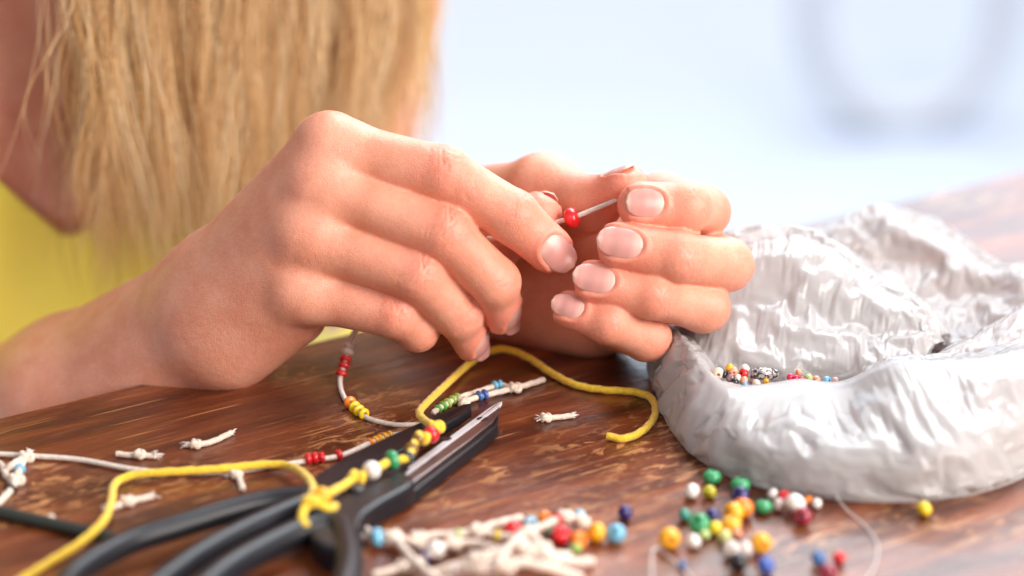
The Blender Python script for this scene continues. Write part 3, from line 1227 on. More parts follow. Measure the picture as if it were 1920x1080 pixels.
LB = [
    (1335, 894, 36, 'green', 'green bead at the top of the scattered group, above an olive bead', 'up'),
    (1297, 921, 30, 'white', 'white bead beside the olive bead', 'side'),
    (1330, 922, 27, 'olive', 'olive yellow bead between a white and a green bead', 'side'),
    (1388, 909, 38, 'green', 'green bead tucked behind a dark purple bead', 'up'),
    (1388, 928, 33, 'navy', 'dark purple bead between a green and an orange bead', 'side'),
    (1393, 952, 40, 'orange', 'large orange bead behind the amber beads', 'side'),
    (1431, 950, 34, 'green', 'green bead just right of the large orange bead', 'up'),
    (1449, 926, 22, 'white', 'small white bead beside a small red bead near the bag', 'side'),
    (1470, 930, 23, 'red', 'small red bead between white beads near the bag', 'side'),
    (1459, 946, 26, 'grey', 'greyish white bead between a green and a large white bead', 'side'),
    (1491, 944, 40, 'white', 'largest white bead, against the maroon bead', 'side'),
    (1516, 939, 20, 'orange', 'small orange bead behind the largest white bead', 'side'),
    (1531, 944, 21, 'white', 'small white bead beside the small orange bead', 'side'),
    (1505, 968, 36, 'maroon', 'dark red bead in front of the largest white bead', 'side'),
    (1284, 965, 26, 'teal', 'small teal bead left of the large green bead', 'side'),
    (1336, 967, 30, 'navy', 'dark navy bead behind the large green bead', 'left'),
    (1311, 982, 41, 'green', 'large green bead beside the teal bead', 'tip'),
    (1376, 961, 40, 'amber', 'amber yellow bead with its hole showing, below the orange bead', 'left'),
    (1372, 982, 37, 'amber', 'amber yellow bead in front of another amber bead', 'up'),
    (1341, 990, 28, 'yellow', 'yellow bead right of the large green bead', 'side'),
    (1321, 1003, 22, 'palegreen', 'small pale green bead between white and yellow beads', 'side'),
    (1359, 1005, 27, 'lime', 'pale yellow-green bead beside the salmon bead', 'side'),
    (1382, 999, 20, 'salmon', 'small salmon pink bead beside the pale yellow-green bead', 'side'),
    (1255, 1009, 42, 'amber', 'amber yellow bead standing alone near the clear thread loop', 'cam'),
    (1301, 1015, 28, 'white', 'white bead in front of the small pale green bead', 'side'),
    (1427, 1018, 40, 'amber', 'amber yellow bead right of the pearly beads', 'cam'),
    (1371, 1029, 33, 'pearl', 'pearly white bead behind the black bead, left of its twin', 'side'),
    (1396, 1029, 29, 'pearl', 'pearly white bead behind the black bead, right of its twin', 'side'),
    (1384, 1053, 38, 'black', 'black bead in front of two pearly beads', 'side'),
    (1436, 1060, 36, 'blue', 'royal blue bead right of the black bead', 'side'),
    (1535, 1047, 30, 'denim', 'denim blue bead left of a small red bead', 'side'),
    (1573, 1046, 26, 'red', 'small red bead beside the denim blue bead', 'side'),
    (1553, 1074, 36, 'maroon', 'dark red bead in front of the denim blue bead', 'cam'),
    (1279, 1058, 18, 'denim', 'tiny blue bead by the clear thread loop', 'side'),
    (1733, 954, 30, 'yellow', 'lone yellow bead right of the clear thread below the bag', 'side'),
    (1172, 961, 29, 'navy', 'dark navy bead lying alone between the bracelets and scattered beads', 'left'),
    (1118, 998, 38, 'amber', 'amber bead between an orange and a blue bead by the bracelets', 'side'),
    (1155, 1000, 38, 'sky', 'large sky blue bead beside the amber bead', 'side'),
    (1085, 1012, 35, 'orange', 'orange bead between a red and an amber bead by the bracelets', 'side'),
    (1052, 1004, 39, 'red', 'large red bead with its hole up, by the orange bead', 'tip'),
    (1087, 966, 25, 'paleblue', 'pale blue bead behind the frayed bracelet knot', 'side'),
    (1080, 1029, 23, 'grass', 'small light green bead below the orange bead', 'side'),
    (1022, 973, 29, 'orange', 'orange bead behind the bracelet cord with a red ring', 'side'),
    (995, 982, 30, 'paleblue', 'pale blue bead between red and orange beads behind the cords', 'side'),
    (962, 993, 37, 'red', 'red bead lying between two bracelet cords', 'side'),
    (1030, 996, 22, 'teal', 'small green bead behind the large red bead', 'side'),
]
for px, py, d, c, lab, ax in LB:
    loose(px, py, d, c, lab, ax, 0.74 if ax == 'up' else 0.88)

# ------------------------------------------------------------------ cords, bracelets, threads
def cord_mat(name, col, rough=0.8, scale=900, sheen=0.3, var=0.75):
    m, nt, b = mat(name)
    n1 = N(nt, 'ShaderNodeTexNoise')
    n1.inputs['Scale'].default_value = scale
    n1.inputs['Detail'].default_value = 4
    tcx = N(nt, 'ShaderNodeTexCoord')
    nt.links.new(tcx.outputs['Object'], n1.inputs[0])
    r1 = ramp(nt, [(0.3, tuple(v * var for v in col)), (0.65, col)])
    nt.links.new(n1.outputs[0], r1.inputs[0])
    nt.links.new(r1.outputs[0], b.inputs['Base Color'])
    b.inputs['Roughness'].default_value = rough
    b.inputs['Sheen Weight'].default_value = sheen
    nt.links.new(bump(nt, n1.outputs[0], 0.6, 0.0004), b.inputs['Normal'])
    return m


YEL = cord_mat('yellow_cord', (0.90, 0.58, 0.03))
CRM = cord_mat('cream_cord', (0.82, 0.66, 0.55))
WHT = cord_mat('white_waxed_thread', (0.80, 0.69, 0.61), 0.55)
FRAY = cord_mat('frayed_white_cord', (0.84, 0.76, 0.70))


def P3(p):
    """(px, py) or (px, py, z) over the table; (px, py, 'd', depth) in the air"""
    if len(p) == 4:
        return C(p[0], p[1], p[3])
    return T(p[0], p[1], p[2] if len(p) > 2 else 0.0011)


def project(P):
    q = np.asarray(P) - CAM
    d = q @ FW
    return np.stack([960 + FPX * (q @ RT) / d, 540 - FPX * (q @ UP) / d], -1)


def knot_data(c, ax, r, s=1.0, seed=0):
    """a little overhand knot: a trefoil wound round the cord axis"""
    ax = unit(ax)
    a = unit(np.cross(ax, [0.1, 0.2, 1]))
    b2 = np.cross(ax, a)
    t = np.linspace(0, 2 * math.pi, 40, endpoint=False)
    k = r * s
    x = (np.sin(t) + 2 * np.sin(2 * t)) * 0.52
    y = (np.cos(t) - 2 * np.cos(2 * t)) * 0.52
    z = -np.sin(3 * t) * 0.62
    p = np.asarray(c) + (np.outer(x, ax) * 0.75 + np.outer(y, a) + np.outer(z, b2)) * k
    return tube_data(p, r * 0.92, 8, closed=True)


def fray_data(end, dirv, r, n=9, seed=1, ln=0.0022):
    rr = random.Random(seed)
    out = []
    for i in range(n):
        d = unit(unit(dirv) + np.array([rr.gauss(0, .42), rr.gauss(0, .42), rr.gauss(0.1, .3)]))
        l = ln * rr.uniform(0.5, 1.5)
        st = np.asarray(end) - unit(dirv) * r + np.array([rr.gauss(0, .4), rr.gauss(0, .4), rr.gauss(0, .3)]) * r
        p = np.array([st, st + d * l * 0.5, st + d * l + np.array([0, 0, -0.2 * l])])
        p[:, 2] = np.maximum(p[:, 2], 0.0002)
        out.append(tube_data(p, [r * .26, r * .22, r * .12], 5))
    return out


def strand(name, label, cat, path, r, m, beads=(), knots=(), branches=(), group=None, braid=True, fray=(), extra_knot=(), base=None):
    """a cord with its beads and knots; one thing"""
    pts = [P3(p) for p in path]
    root = empty(name, base if base is not None else pts[0])
    bpy.context.view_layer.update()
    tag(root, label, cat, group)
    kw = dict(sides=12, twist=2 * math.pi / (r * 4.6), ridge=0.075, lobes=3) if braid else dict(sides=8)
    step = r * 0.42 if braid else r * 0.9
    main = catmull(pts, step)
    V, F = tube_data(main, r, **kw)
    obj('cord', V, F, m, root)
    allp = [main]
    for br in branches:
        q = catmull([P3(p) for p in br], step)
        V, F = tube_data(q, r, **kw)
        obj('cord', V, F, m, root)
        allp.append(q)
    A = np.vstack(allp)
    TT = np.vstack([np.gradient(q, axis=0) for q in allp])
    PX = project(A)

    def near(px, py):
        i = int(np.argmin((PX[:, 0] - px) ** 2 + (PX[:, 1] - py) ** 2))
        return A[i], unit(TT[i])
    for bd in beads:
        px, py, d, c = bd[:4]
        h = bd[4] if len(bd) > 4 else 0.62
        p, t = near(px, py)
        R = d / pxmm(depth(p)) / 2000.0
        p = np.array([p[0], p[1], max(p[2], R * 0.9 if p[2] < 0.004 else p[2])])
        bead_at(p, R, c, t, h, max(0.2, min(0.6, r / R * 0.96)), root)
    for k in knots:
        px, py, s = k
        p, t = near(px, py)
        p = np.array([p[0], p[1], max(p[2], r * s * 1.15)])
        V, F = knot_data(p, t, r, s)
        obj('knot', V, F, m, root)
    for i, (which, endi) in enumerate(fray):
        q = allp[which]
        e, d = (q[0], q[0] - q[3]) if endi == 0 else (q[-1], q[-1] - q[-4])
        V, F = merge(fray_data(e, d, r, seed=int(abs(e[0]) * 1e5)))
        obj('frayed_end', V, F, FRAY, root)
    return root


# the white thread being strung, from the left-hand pinch through the right hand to the table
strand('beaded_thread', 'white waxed thread held taut between the hands, strung with red, white and yellow beads', 'thread',
       [(1172, 368, 'd', .7715), (1156, 375, 'd', .770), (1110, 394, 'd', .7705), (1072, 409, 'd', .771), (1046, 416, 'd', .7725), (1000, 428, 'd', .7735), (930, 446, 'd', .7745), (905, 452, 'd', .778),
        (860, 485, 'd', .786), (780, 560, 'd', .79), (700, 600, 'd', .793), (665, 622, 'd', .795), (655, 648, 'd', .796), (645, 685, 'd', .793), (638, 708, 0.0016), (640, 732, 0.001), (655, 758, 0.001), (690, 784, 0.001), (740, 796, 0.001), (790, 797, 0.0009), (812, 806, 0.0009),
        (780, 808, 0.0009), (735, 816, 0.001), (700, 828), (640, 854), (590, 862), (540, 870, 0.0009), (440, 884, 0.0009), (340, 887, 0.0009), (250, 880), (150, 862), (60, 855), (-60, 848)],
       0.00082, WHT,
       beads=[(1072, 409, 40, 'red', 0.72), (653, 649, 23, 'ivory', .6), (651, 661, 24, 'ivory', .6), (647, 674, 23, 'red', .55), (644, 687, 22, 'red', .6), (641, 701, 23, 'red', .6),
              (659, 758, 25, 'orange', .5), (666, 766, 24, 'yellow', .45), (674, 773, 24, 'yellow', .45), (682, 779, 23, 'yellow', .45),
              (577, 864, 23, 'red', .6), (590, 862, 24, 'red', .6), (604, 861, 23, 'red', .55), (634, 855, 22, 'red', .6),
              (694, 829, 17, 'orange', .55), (703, 826, 17, 'amber', .55), (712, 823, 17, 'amber', .55), (721, 820, 17, 'amber', .55), (730, 817, 17, 'amber', .55)],
       braid=False, base=T(640, 740))

# yellow cord bracelet lying over the scissors
ZS = 0.0075
strand('cord_bracelet', 'yellow braided cord bracelet with big beads draped over the scissors', 'bracelet',
       [(1138, 818, .0014), (1172, 822, .0013), (1207, 806, .0013), (1228, 778, .0013), (1222, 748, .0013), (1188, 735, .0013), (1130, 731, .0013), (1080, 722, .0013), (1035, 700, .0016), (995, 673, .0024), (958, 657, .0035), (928, 656, .0035), (900, 668, .0025), (870, 690, .002), (835, 722, .003), (800, 755, .006), (786, 774, ZS), (798, 790, .0085), (816, 800, .011),
        (808, 815, .0105), (792, 820, .0115), (776, 832, .011), (770, 848, .0105), (766, 858, .0105), (750, 862, .0105), (735, 863, .0105), (715, 873, .0105), (697, 882, .0105), (668, 896, .0095), (635, 915, .010), (602, 932, .0125), (584, 940, .0125), (587, 915, .009), (573, 892, .006), (545, 875, .0035), (500, 871, .0028), (400, 880, .0028), (300, 886, .0026), (245, 892, .0018), (215, 908, .0013), (208, 942, .003), (193, 978, .0045), (150, 1018, .003), (90, 1056, .0015), (20, 1100, .0013)],
       0.00122, YEL,
       beads=[(808, 815, 33, 'red', .9), (784, 828, 26, 'clearamber', .7), (772, 842, 27, 'clearamber', .7), (765, 858, 26, 'smoke', .7), (735, 863, 39, 'green', .62), (697, 882, 37, 'white', .85), (602, 930, 38, 'amber', .85)],
       knots=[(818, 800, 1.1), (790, 821, 1.1), (668, 896, 1.25), (584, 941, 1.05)],
       branches=[[(590, 942, .012), (572, 952, .0115), (566, 972, .010), (575, 988, .0085)], [(598, 945, .012), (618, 955, .010), (628, 948, .009)]], base=T(1000, 700))

# small bracelet of green and blue beads behind the blade tips
strand('bead_bracelet', 'cream cord bracelet with green and blue beads behind the scissor tips', 'bracelet',
       [(812, 774, .0016), (828, 763, .0016), (856, 747, .0016), (885, 738, .0014), (915, 728, .0014), (940, 722, .0014), (965, 727, .0016), (1020, 712, .0012)], 0.00095, CRM,
       beads=[(822, 768, 19, 'leaf', .5), (831, 762, 20, 'leaf', .5), (840, 756, 20, 'grass', .5), (849, 751, 20, 'grass', .5), (857, 746, 20, 'grass', .5), (927, 725, 20, 'sky', .55), (938, 722, 20, 'sky', .55), (898, 745, 21, 'denim', .55), (909, 741, 21, 'blue', .55)],
       knots=[(965, 727, 1.5), (868, 753, 1.3)], branches=[[(862, 755, .0014), (885, 748, .0014), (905, 742, .0014), (935, 735, .0013), (965, 728, .0016)]])

# bracelet at the left edge, partly out of frame
strand('bead_bracelet', 'cream cord bracelet with light blue and black beads beside the dark rod', 'bracelet',
       [(55, 848, .0012), (45, 862, .0014), (37, 880, .0016), (30, 898, .0016), (22, 915, .0016), (5, 935, .0014), (-40, 975, .0012)], 0.00105, CRM,
       beads=[(36, 880, 23, 'sky', .55), (21, 919, 24, 'black', .3)], knots=[(31, 900, 1.2), (48, 858, 1.2)],
       branches=[[(38, 862, .002), (22, 872, .003), (10, 882, .0014)], [(-20, 862, .0012), (2, 872, .0012), (12, 892, .0014), (28, 903, .0016)]], fray=[(0, 0)])

CUT = 'snipped cord ends on the table'
for lab, pth, kn, r in (
    ('snipped white cord end with a knot in its middle, near the long white thread', [(218, 851), (240, 853), (262, 854), (292, 855)], [(262, 854, 1.3)], .0009),
    ('snipped white cord end curving upward, knotted at one end', [(348, 834), (372, 834), (400, 827), (420, 818), (434, 811)], [(368, 834, 1.25)], .0009),
    ('short snipped cord end poking out under the yellow cord', [(430, 888), (443, 890), (450, 902), (455, 916)], [(442, 890, 1.1)], .00095),
    ('snipped cord end crossed by the yellow cord', [(192, 954), (215, 950), (238, 942), (262, 936), (286, 931)], [(238, 942, 1.25)], .001),
    ('snipped white cord end lying alone beyond the scissor tips', [(1014, 786), (1030, 784), (1050, 782), (1076, 779)], [(1022, 785, 1.25)], .0009),
):
    strand('cord_end', lab, 'cord end', [(a, b_, r * 1.05) for a, b_ in pth], r, CRM, knots=kn, group=CUT, fray=[(0, 1)] if kn[0][0] < 300 else [(0, 1), (0, 0)])
crumb = knot_data(T(95, 971, .0013), (1, 0, 0), .0007, 1.0)
tag(obj('cord_scrap', crumb[0], crumb[1], CRM), 'tiny white scrap of cord beside the dark rod', 'cord scrap')

# heap of cream cord bracelets at the front
HEAP = 'cream cord bracelets heaped at the front'
strand('bead_bracelet', 'cream cord bracelet with one large light blue bead beside the scissor handle', 'bracelet',
       [(640, 1012, .0015), (680, 1008, .002), (708, 1008, .003), (735, 1006, .003), (758, 1030, .003), (785, 1058, .0035), (830, 1095, .003)], .0011, CRM,
       beads=[(708, 1009, 38, 'sky', .62)], knots=[(736, 1007, 1.4)], branches=[[(672, 980, .0013), (690, 996, .003), (705, 1006, .004)], [(740, 1008, .003), (762, 1012, .0025), (800, 1030, .002)]], group=HEAP)
strand('bead_bracelet', 'cream cord bracelet with a pale green bead and a yellow bead', 'bracelet',
       [(778, 1010, .002), (815, 1003, .0025), (860, 1001, .003), (892, 994, .0035), (930, 1004, .003), (968, 1006, .003), (1010, 990, .004), (1040, 976, .0045), (1062, 968, .004), (1095, 980, .0025)], .0011, CRM,
       beads=[(860, 1001, 22, 'palegreen', .6), (934, 1005, 25, 'yellow', .5), (1044, 974, 27, 'red', .35)], knots=[(784, 1009, 1.4), (895, 995, 1.4), (1092, 978, 1.3), (1060, 969, 1.2)],
       branches=[[(892, 994, .0035), (930, 982, .003), (978, 971, .0018)]], group=HEAP, fray=[(0, 1)])
strand('bead_bracelet', 'cream cord bracelet with a white and a dark purple bead', 'bracelet',
       [(700, 1078, .0013), (745, 1066, .0015), (790, 1050, .002), (818, 1030, .003), (850, 1018, .003), (900, 1020, .003), (950, 1038, .004)], .001, CRM,
       beads=[(817, 1031, 37, 'white', .8), (797, 1045, 27, 'navy', .5)], knots=[(850, 1018, 1.4), (757, 1062, 1.4)], group=HEAP)
heap = [
    ('thick knotted cream bracelet at the front of the heap', [(800, 1080, .0015), (850, 1062, .003), (900, 1048, .005), (950, 1030, .006), (985, 1030, .006), (1020, 1045, .005), (1070, 1052, .003), (1112, 1052, .0017)], [(985, 1031, 1.6), (1030, 1048, 1.4), (895, 1050, 1.5)], .00125),
    ('loosely coiled cream cord with a grey ring bead in the heap', [(835, 1085, .0015), (860, 1070, .004), (895, 1068, .007), (940, 1060, .008), (985, 1055, .008), (1040, 1068, .005), (1090, 1085, .0015)], [(945, 1058, 1.6)], .0013),
    ('cream cord end looping over the heap beside the red beads', [(940, 1045, .006), (960, 1020, .007), (985, 1000, .006), (1005, 1010, .006), (1018, 1028, .005), (1045, 1040, .004), (1068, 1040, .003)], [(990, 1003, 1.4), (1022, 1030, 1.3)], .0011),
]
for lab, pth, kn, r in heap:
    strand('bead_bracelet' if 'bracelet' in lab else 'cord', lab, 'bracelet' if 'bracelet' in lab else 'cord', pth, r, CRM, beads=[(858, 1072, 30, 'grey', .4)] if 'grey' in lab else (), knots=kn, group=HEAP, base=T(pth[0][0], pth[0][1]))

# clear nylon threads
m, nt, b = mat('clear_nylon')
b.inputs['Base Color'].default_value = (0.86, 0.82, 0.80, 1)
b.inputs['Roughness'].default_value = 0.3
b.inputs['Transmission Weight'].default_value = 0.35
b.inputs['Alpha'].default_value = 0.5
NYL = m
for nm, lab, pth, r in (
    ('nylon_thread', 'clear nylon thread trailing from the plastic bag over the table', [(1556, 838, .0125), (1558, 880, .009), (1566, 925, .003), (1590, 958, .001), (1622, 985, .0008), (1643, 1015, .0008), (1645, 1045, .0008), (1630, 1080, .0008), (1600, 1110, .0008)], .00032),
    ('nylon_thread', 'clear nylon thread bent to a sharp corner among the loose beads', [(1222, 1100, .0008), (1222, 1060, .001), (1224, 1033, .0012), (1232, 1028, .0012), (1250, 1040, .001), (1290, 1075, .0008), (1310, 1100, .0008)], .00038),
):
    V, F = tube_data(catmull([P3(p) for p in pth], .0008), r, 8)
    tag(obj(nm, V, F, NYL), lab, 'thread')

# thin dark rod at the left edge
m, nt, b = mat('dark_rod')
b.inputs['Base Color'].default_value = (0.030, 0.034, 0.028, 1)
b.inputs['Roughness'].default_value = 0.42
pth = catmull([P3((-160, 920, .0019)), P3((0, 960, .0019)), P3((110, 985, .0019)), P3((212, 1008, .0019)), P3((235, 1013, .0019))], .004)
V, F = tube_data(pth, [0.0019] * (len(pth) - 3) + [.0016, .0012, .0006], 12)
tag(obj('rod', V, F, m), 'thin dark grey rod lying on the table under the yellow cord', 'rod')
# ------------------------------------------------------------------ scissors
m, nt, b = mat('black_plastic')
tcx = N(nt, 'ShaderNodeTexCoord')
n1 = N(nt, 'ShaderNodeTexNoise')
n1.inputs['Scale'].default_value = 1500
nt.links.new(tcx.outputs['Object'], n1.inputs[0])
b.inputs['Base Color'].default_value = (0.012, 0.012, 0.016, 1)
b.inputs['Specular IOR Level'].default_value = 0.32
b.inputs['Roughness'].default_value = 0.36
nt.links.new(bump(nt, n1.outputs[0], 0.25, 0.0003), b.inputs['Normal'])
PLA = m
m, nt, b = mat('dark_coated_steel')
b.inputs['Base Color'].default_value = (0.07, 0.062, 0.066, 1)
b.inputs['Metallic'].default_value = 0.75
n1 = N(nt, 'ShaderNodeTexNoise')
n1.inputs['Scale'].default_value = 260
n1.inputs['Detail'].default_value = 6
r1 = ramp(nt, [(0.3, (.28, .28, .28)), (0.7, (.5, .5, .5))])
nt.links.new(n1.outputs[0], r1.inputs[0])
nt.links.new(r1.outputs[0], b.inputs['Roughness'])
DSTEEL = m
m, nt, b = mat('bare_steel')
b.inputs['Base Color'].default_value = (0.88, 0.88, 0.93, 1)
b.inputs['Metallic'].default_value = 0.2
b.inputs['Roughness'].default_value = 0.38
STEEL = m
m, nt, b = mat('steel_face_wood_reflection')
b.inputs['Base Color'].default_value = (0.24, 0.19, 0.18, 1)  # brown of the wood mirrored in the steel, put into its colour
b.inputs['Metallic'].default_value = 0.9
n1 = N(nt, 'ShaderNodeTexNoise')
n1.inputs['Scale'].default_value = 180
r1 = ramp(nt, [(0.3, (.26, .26, .26)), (0.7, (.42, .42, .42))])
nt.links.new(n1.outputs[0], r1.inputs[0])
nt.links.new(r1.outputs[0], b.inputs['Roughness'])
BSTEEL = m

sciss = empty('scissors', T(640, 930))
tag(sciss, 'open black-handled scissors with a serrated blade, lying under the yellow bracelet', 'scissors')
bpy.context.view_layer.update()


def poly(pts, z):
    return [tuple(T(x, y, z)[:2]) for x, y in pts]


def dense(pts, n=5):
    """round an outline a little by resampling a closed Catmull curve"""
    P = np.array(pts + pts[:3], float)
    out = []
    for i in range(1, len(pts) + 1):
        p0, p1, p2, p3 = P[i - 1], P[i], P[i + 1], P[i + 2]
        for t in np.linspace(0, 1, n, endpoint=False):
            out.append(0.5 * (2 * p1 + (p2 - p0) * t + (2 * p0 - 5 * p1 + 4 * p2 - p3) * t * t + (3 * p1 - p0 - 3 * p2 + p3) * t ** 3))
    return [tuple(q) for q in out]


def solid(name, pts, z0, z1, bev, mtl, parent=None, rnd_=False):
    pp = dense(pts) if rnd_ else pts
    V, F = prism(poly(pp, z1), z0, z1, bev)
    o = obj(name, V, F, mtl, parent or sciss, smooth=False)
    return o


# left blade: black, its flat upper face with a raised rib along the edge
bladeA = solid('blade', [(590, 898), (604, 882), (660, 850), (740, 812), (820, 777), (868, 757), (884, 755), (884, 763), (860, 780), (800, 816), (740, 852), (690, 886), (650, 915)], 0.0018, 0.0055, 0.0006, PLA)
solid('blade_rib', [(805, 803), (838, 785), (868, 766), (882, 759), (883, 764), (862, 780), (822, 803), (800, 816)], 0.0056, 0.0068, 0.0005, PLA, bladeA)
# right blade: steel face, dark back, serrated bare edge
bladeB = solid('blade', [(752, 890), (800, 853), (870, 803), (930, 757), (937, 754), (936, 772), (925, 790), (880, 826), (820, 870), (775, 903)], 0.0022, 0.0050, 0.0004, BSTEEL)
solid('blade_back', [(762, 908), (820, 873), (880, 829), (925, 793), (934, 778), (933, 797), (900, 826), (840, 872), (780, 918), (730, 950), (715, 940)], 0.0004, 0.0046, 0.0006, PLA, bladeB)
a0, a1 = T(748, 892, .0052), T(939, 752, .0052)
n = 62
V, F = [], []
d = unit(a1 - a0)
pn = unit(np.cross(bz, d))                 # out over the cutting edge
L_ = np.linalg.norm(a1 - a0)
for i in range(n * 2 + 1):
    t = i / (n * 2)
    c = a0 + (a1 - a0) * t
    wdt = 0.0017 * min(1, (1 - t) * 9 + 0.25)
    tooth = 0.00055 if i % 2 else 0.0
    V += [tuple(c - pn * wdt + bz * 0.00005), tuple(c + pn * (wdt * 0.45 + tooth) - bz * 0.0004), tuple(c + pn * (wdt * 0.45 + tooth) - bz * 0.0016), tuple(c - pn * wdt - bz * 0.0012)]
for i in range(n * 2):
    for j in range(4):
        k = (j + 1) % 4
        F.append((i * 4 + j, i * 4 + k, i * 4 + 4 + k, i * 4 + 4 + j))
F += [(3, 2, 1, 0), tuple(n * 8 + j for j in range(4))]
obj('serrated_edge', V, F, STEEL, bladeB, smooth=False)
for px, py in ((836, 822), (905, 785)):     # two small dark oval recesses in the steel face
    th = np.linspace(0, 2 * math.pi, 16, endpoint=False)
    solid('recess_plug', [(px + 11 * math.cos(q), py + 3.6 * math.sin(q)) for q in th], 0.0049, 0.00515, 0.0, DSTEEL, bladeB)

# shanks (moulded plastic) and the pivot
solid('shank', [(560, 922), (598, 886), (645, 868), (720, 850), (765, 868), (750, 890), (690, 915), (640, 950), (590, 985), (540, 965)], 0.0012, 0.0060, 0.0010, PLA, rnd_=True)
solid('shank', [(752, 884), (776, 898), (765, 912), (715, 940), (680, 968), (668, 1010), (652, 1030), (600, 1020), (575, 985), (600, 955), (650, 925), (700, 902)], 0.0008, 0.0082, 0.0014, PLA, rnd_=True)
th = np.linspace(0, 2 * math.pi, 20, endpoint=False)
solid('pivot', [(668 + 16 * math.cos(q), 909 + 8 * math.sin(q)) for q in th], 0.0060, 0.0094, 0.0006, DSTEEL)


def loop(pts, r, flat=1.0):
    P = dense(pts, 9)
    path = np.array([T(x, y, 0.0062) for x, y in P])
    V, F = tube_data(path, r, 14, closed=True, flat=flat)
    return V, F


V, F = loop([(585, 938), (520, 938), (440, 955), (340, 985), (230, 1022), (130, 1085), (110, 1150), (170, 1175), (270, 1115), (360, 1050), (440, 1005), (520, 968)], 0.0037)
hA = obj('handle', V, F, PLA, sciss)
V, F = loop([(628, 985), (650, 1020), (652, 1080), (615, 1160), (530, 1215), (420, 1230), (350, 1195), (360, 1130), (420, 1072), (500, 1026), (570, 995)], 0.0040)
hB = obj('handle', V, F, PLA, sciss)
# ------------------------------------------------------------------ plastic bag
def spline_axis(A, n, axis):
    """resample a control grid along one axis with Catmull-Rom"""
    A = np.moveaxis(A, axis, 0)
    m = len(A)
    P = np.concatenate([2 * A[:1] - A[1:2], A, 2 * A[-1:] - A[-2:-1]])
    t = np.linspace(0, m - 1 - 1e-6, n)
    i = np.floor(t).astype(int)
    f = (t - i).reshape(-1, *([1] * (A.ndim - 1)))
    p0, p1, p2, p3 = P[i], P[i + 1], P[i + 2], P[i + 3]
    out = 0.5 * (2 * p1 + (p2 - p0) * f + (2 * p0 - 5 * p1 + 4 * p2 - p3) * f * f + (3 * p1 - p0 - 3 * p2 + p3) * f ** 3)
    return np.moveaxis(out, 0, axis)


def crumple(base, growth, iters, seed, hold, smooth, noise_amp):
    """relax a film grid that is a little too long for its shape, so that it buckles into creases"""
    def solve(X, B, g, it, amp, rg):
        nu, nv, _ = X.shape
        X = X + rg.normal(0, 1, X.shape) * amp
        sets = []
        for du, dv, st in ((1, 0, 1.0), (0, 1, 1.0), (1, 1, 0.35), (1, -1, 0.35), (2, 0, 0.10), (0, 2, 0.10)):
            for par in range(2):
                if du == 2 or dv == 2:
                    i = np.arange(nu - du)
                    j = np.arange(nv - dv)
                    keep_i = i[(i // 2) % 2 == par] if du == 2 else i
                    keep_j = j[(j // 2) % 2 == par] if dv == 2 else j
                else:
                    i = np.arange(nu - du)
                    j = np.arange(max(0, -dv), nv - max(0, dv))
                    keep_i = i[i % 2 == par] if du else i
                    keep_j = j[j % 2 == par] if not du else j
                I, J_ = np.meshgrid(keep_i, keep_j, indexing='ij')
                a_ = (I * nv + J_).ravel()
                b_ = ((I + du) * nv + J_ + dv).ravel()
                sets.append((a_, b_, st))
        Bf = B.reshape(-1, 3)
        mk = np.array([0.5 + 1.5 * noise.noise(Vector(p) * 20 + Vector((seed, 0, 0))) for p in Bf]).clip(0.0, 1.5)
        rest = [np.linalg.norm(Bf[a_] - Bf[b_], axis=1) * (1 + (g - 1) * mk[a_]) for a_, b_, st in sets]
        X = X.reshape(-1, 3)
        hw = (hold(np.linspace(0, 1, nv))[None, :] * np.ones((nu, 1))).reshape(-1, 1)
        for k in range(it):
            for (a_, b_, st), r in zip(sets, rest):
                d = X[b_] - X[a_]
                ln = np.linalg.norm(d, axis=1)
                if st < 0.2:
                    e = np.minimum(ln - r * 0.93, 0)          # resist only sharp folding
                else:
                    e = ln - r
                c = (0.5 * st * e / (ln + 1e-9))[:, None] * d
                X[a_] += c
                X[b_] -= c
            X += (Bf - X) * hw
            X[:, 2] = np.maximum(X[:, 2], 0.0006)
            if smooth and k % 4 == 0:
                Y = X.reshape(nu, nv, 3)
                p = np.pad(Y, ((1, 1), (1, 1), (0, 0)), mode='edge')
                Y = Y * (1 - smooth) + smooth * (p[:-2, 1:-1] + p[2:, 1:-1] + p[1:-1, :-2] + p[1:-1, 2:]) / 4
                X = Y.reshape(-1, 3).copy()
        return X.reshape(nu, nv, 3)
    rg = np.random.default_rng(seed)
    nu, nv = base.shape[:2]
    X = None
    for lv, div in enumerate((6, 3, 1.5)):
        mu, mv = max(8, int(nu / div)), max(8, int(nv / div))
        B = spline_axis(spline_axis(base, mu, 0), mv, 1)
        X = B if X is None else spline_axis(spline_axis(X, mu, 0), mv, 1)
        X = solve(X, B, growth[lv], iters, noise_amp / (1 + 1.5 * lv), rg)
    X = spline_axis(spline_axis(X, nu, 0), nv, 1)
    return X


def sheet(ctrl, nu, nv, seed, growth=(1.06, 1.09, 1.11), hold=lambda v: 0.004 + 0 * v, smooth=0.22):
    G = np.array(ctrl, float)
    G = spline_axis(spline_axis(G, nu, 0), nv, 1)
    G = crumple(G, growth, 90, seed, hold, smooth, 0.0016)
    G[..., 2] = np.maximum(G[..., 2], 0.0006 + 0.0003 * np.abs(np.sin(seed + np.arange(nu)[:, None] * 0.7)))
    F = [(i * nv + j, (i + 1) * nv + j, (i + 1) * nv + j + 1, i * nv + j + 1) for i in range(nu - 1) for j in range(nv - 1)]
    return G.reshape(-1, 3), F


def row(items):
    return [T(x, y, z) if not isinstance(z, tuple) else C(x, y, z[0]) for x, y, z in items]


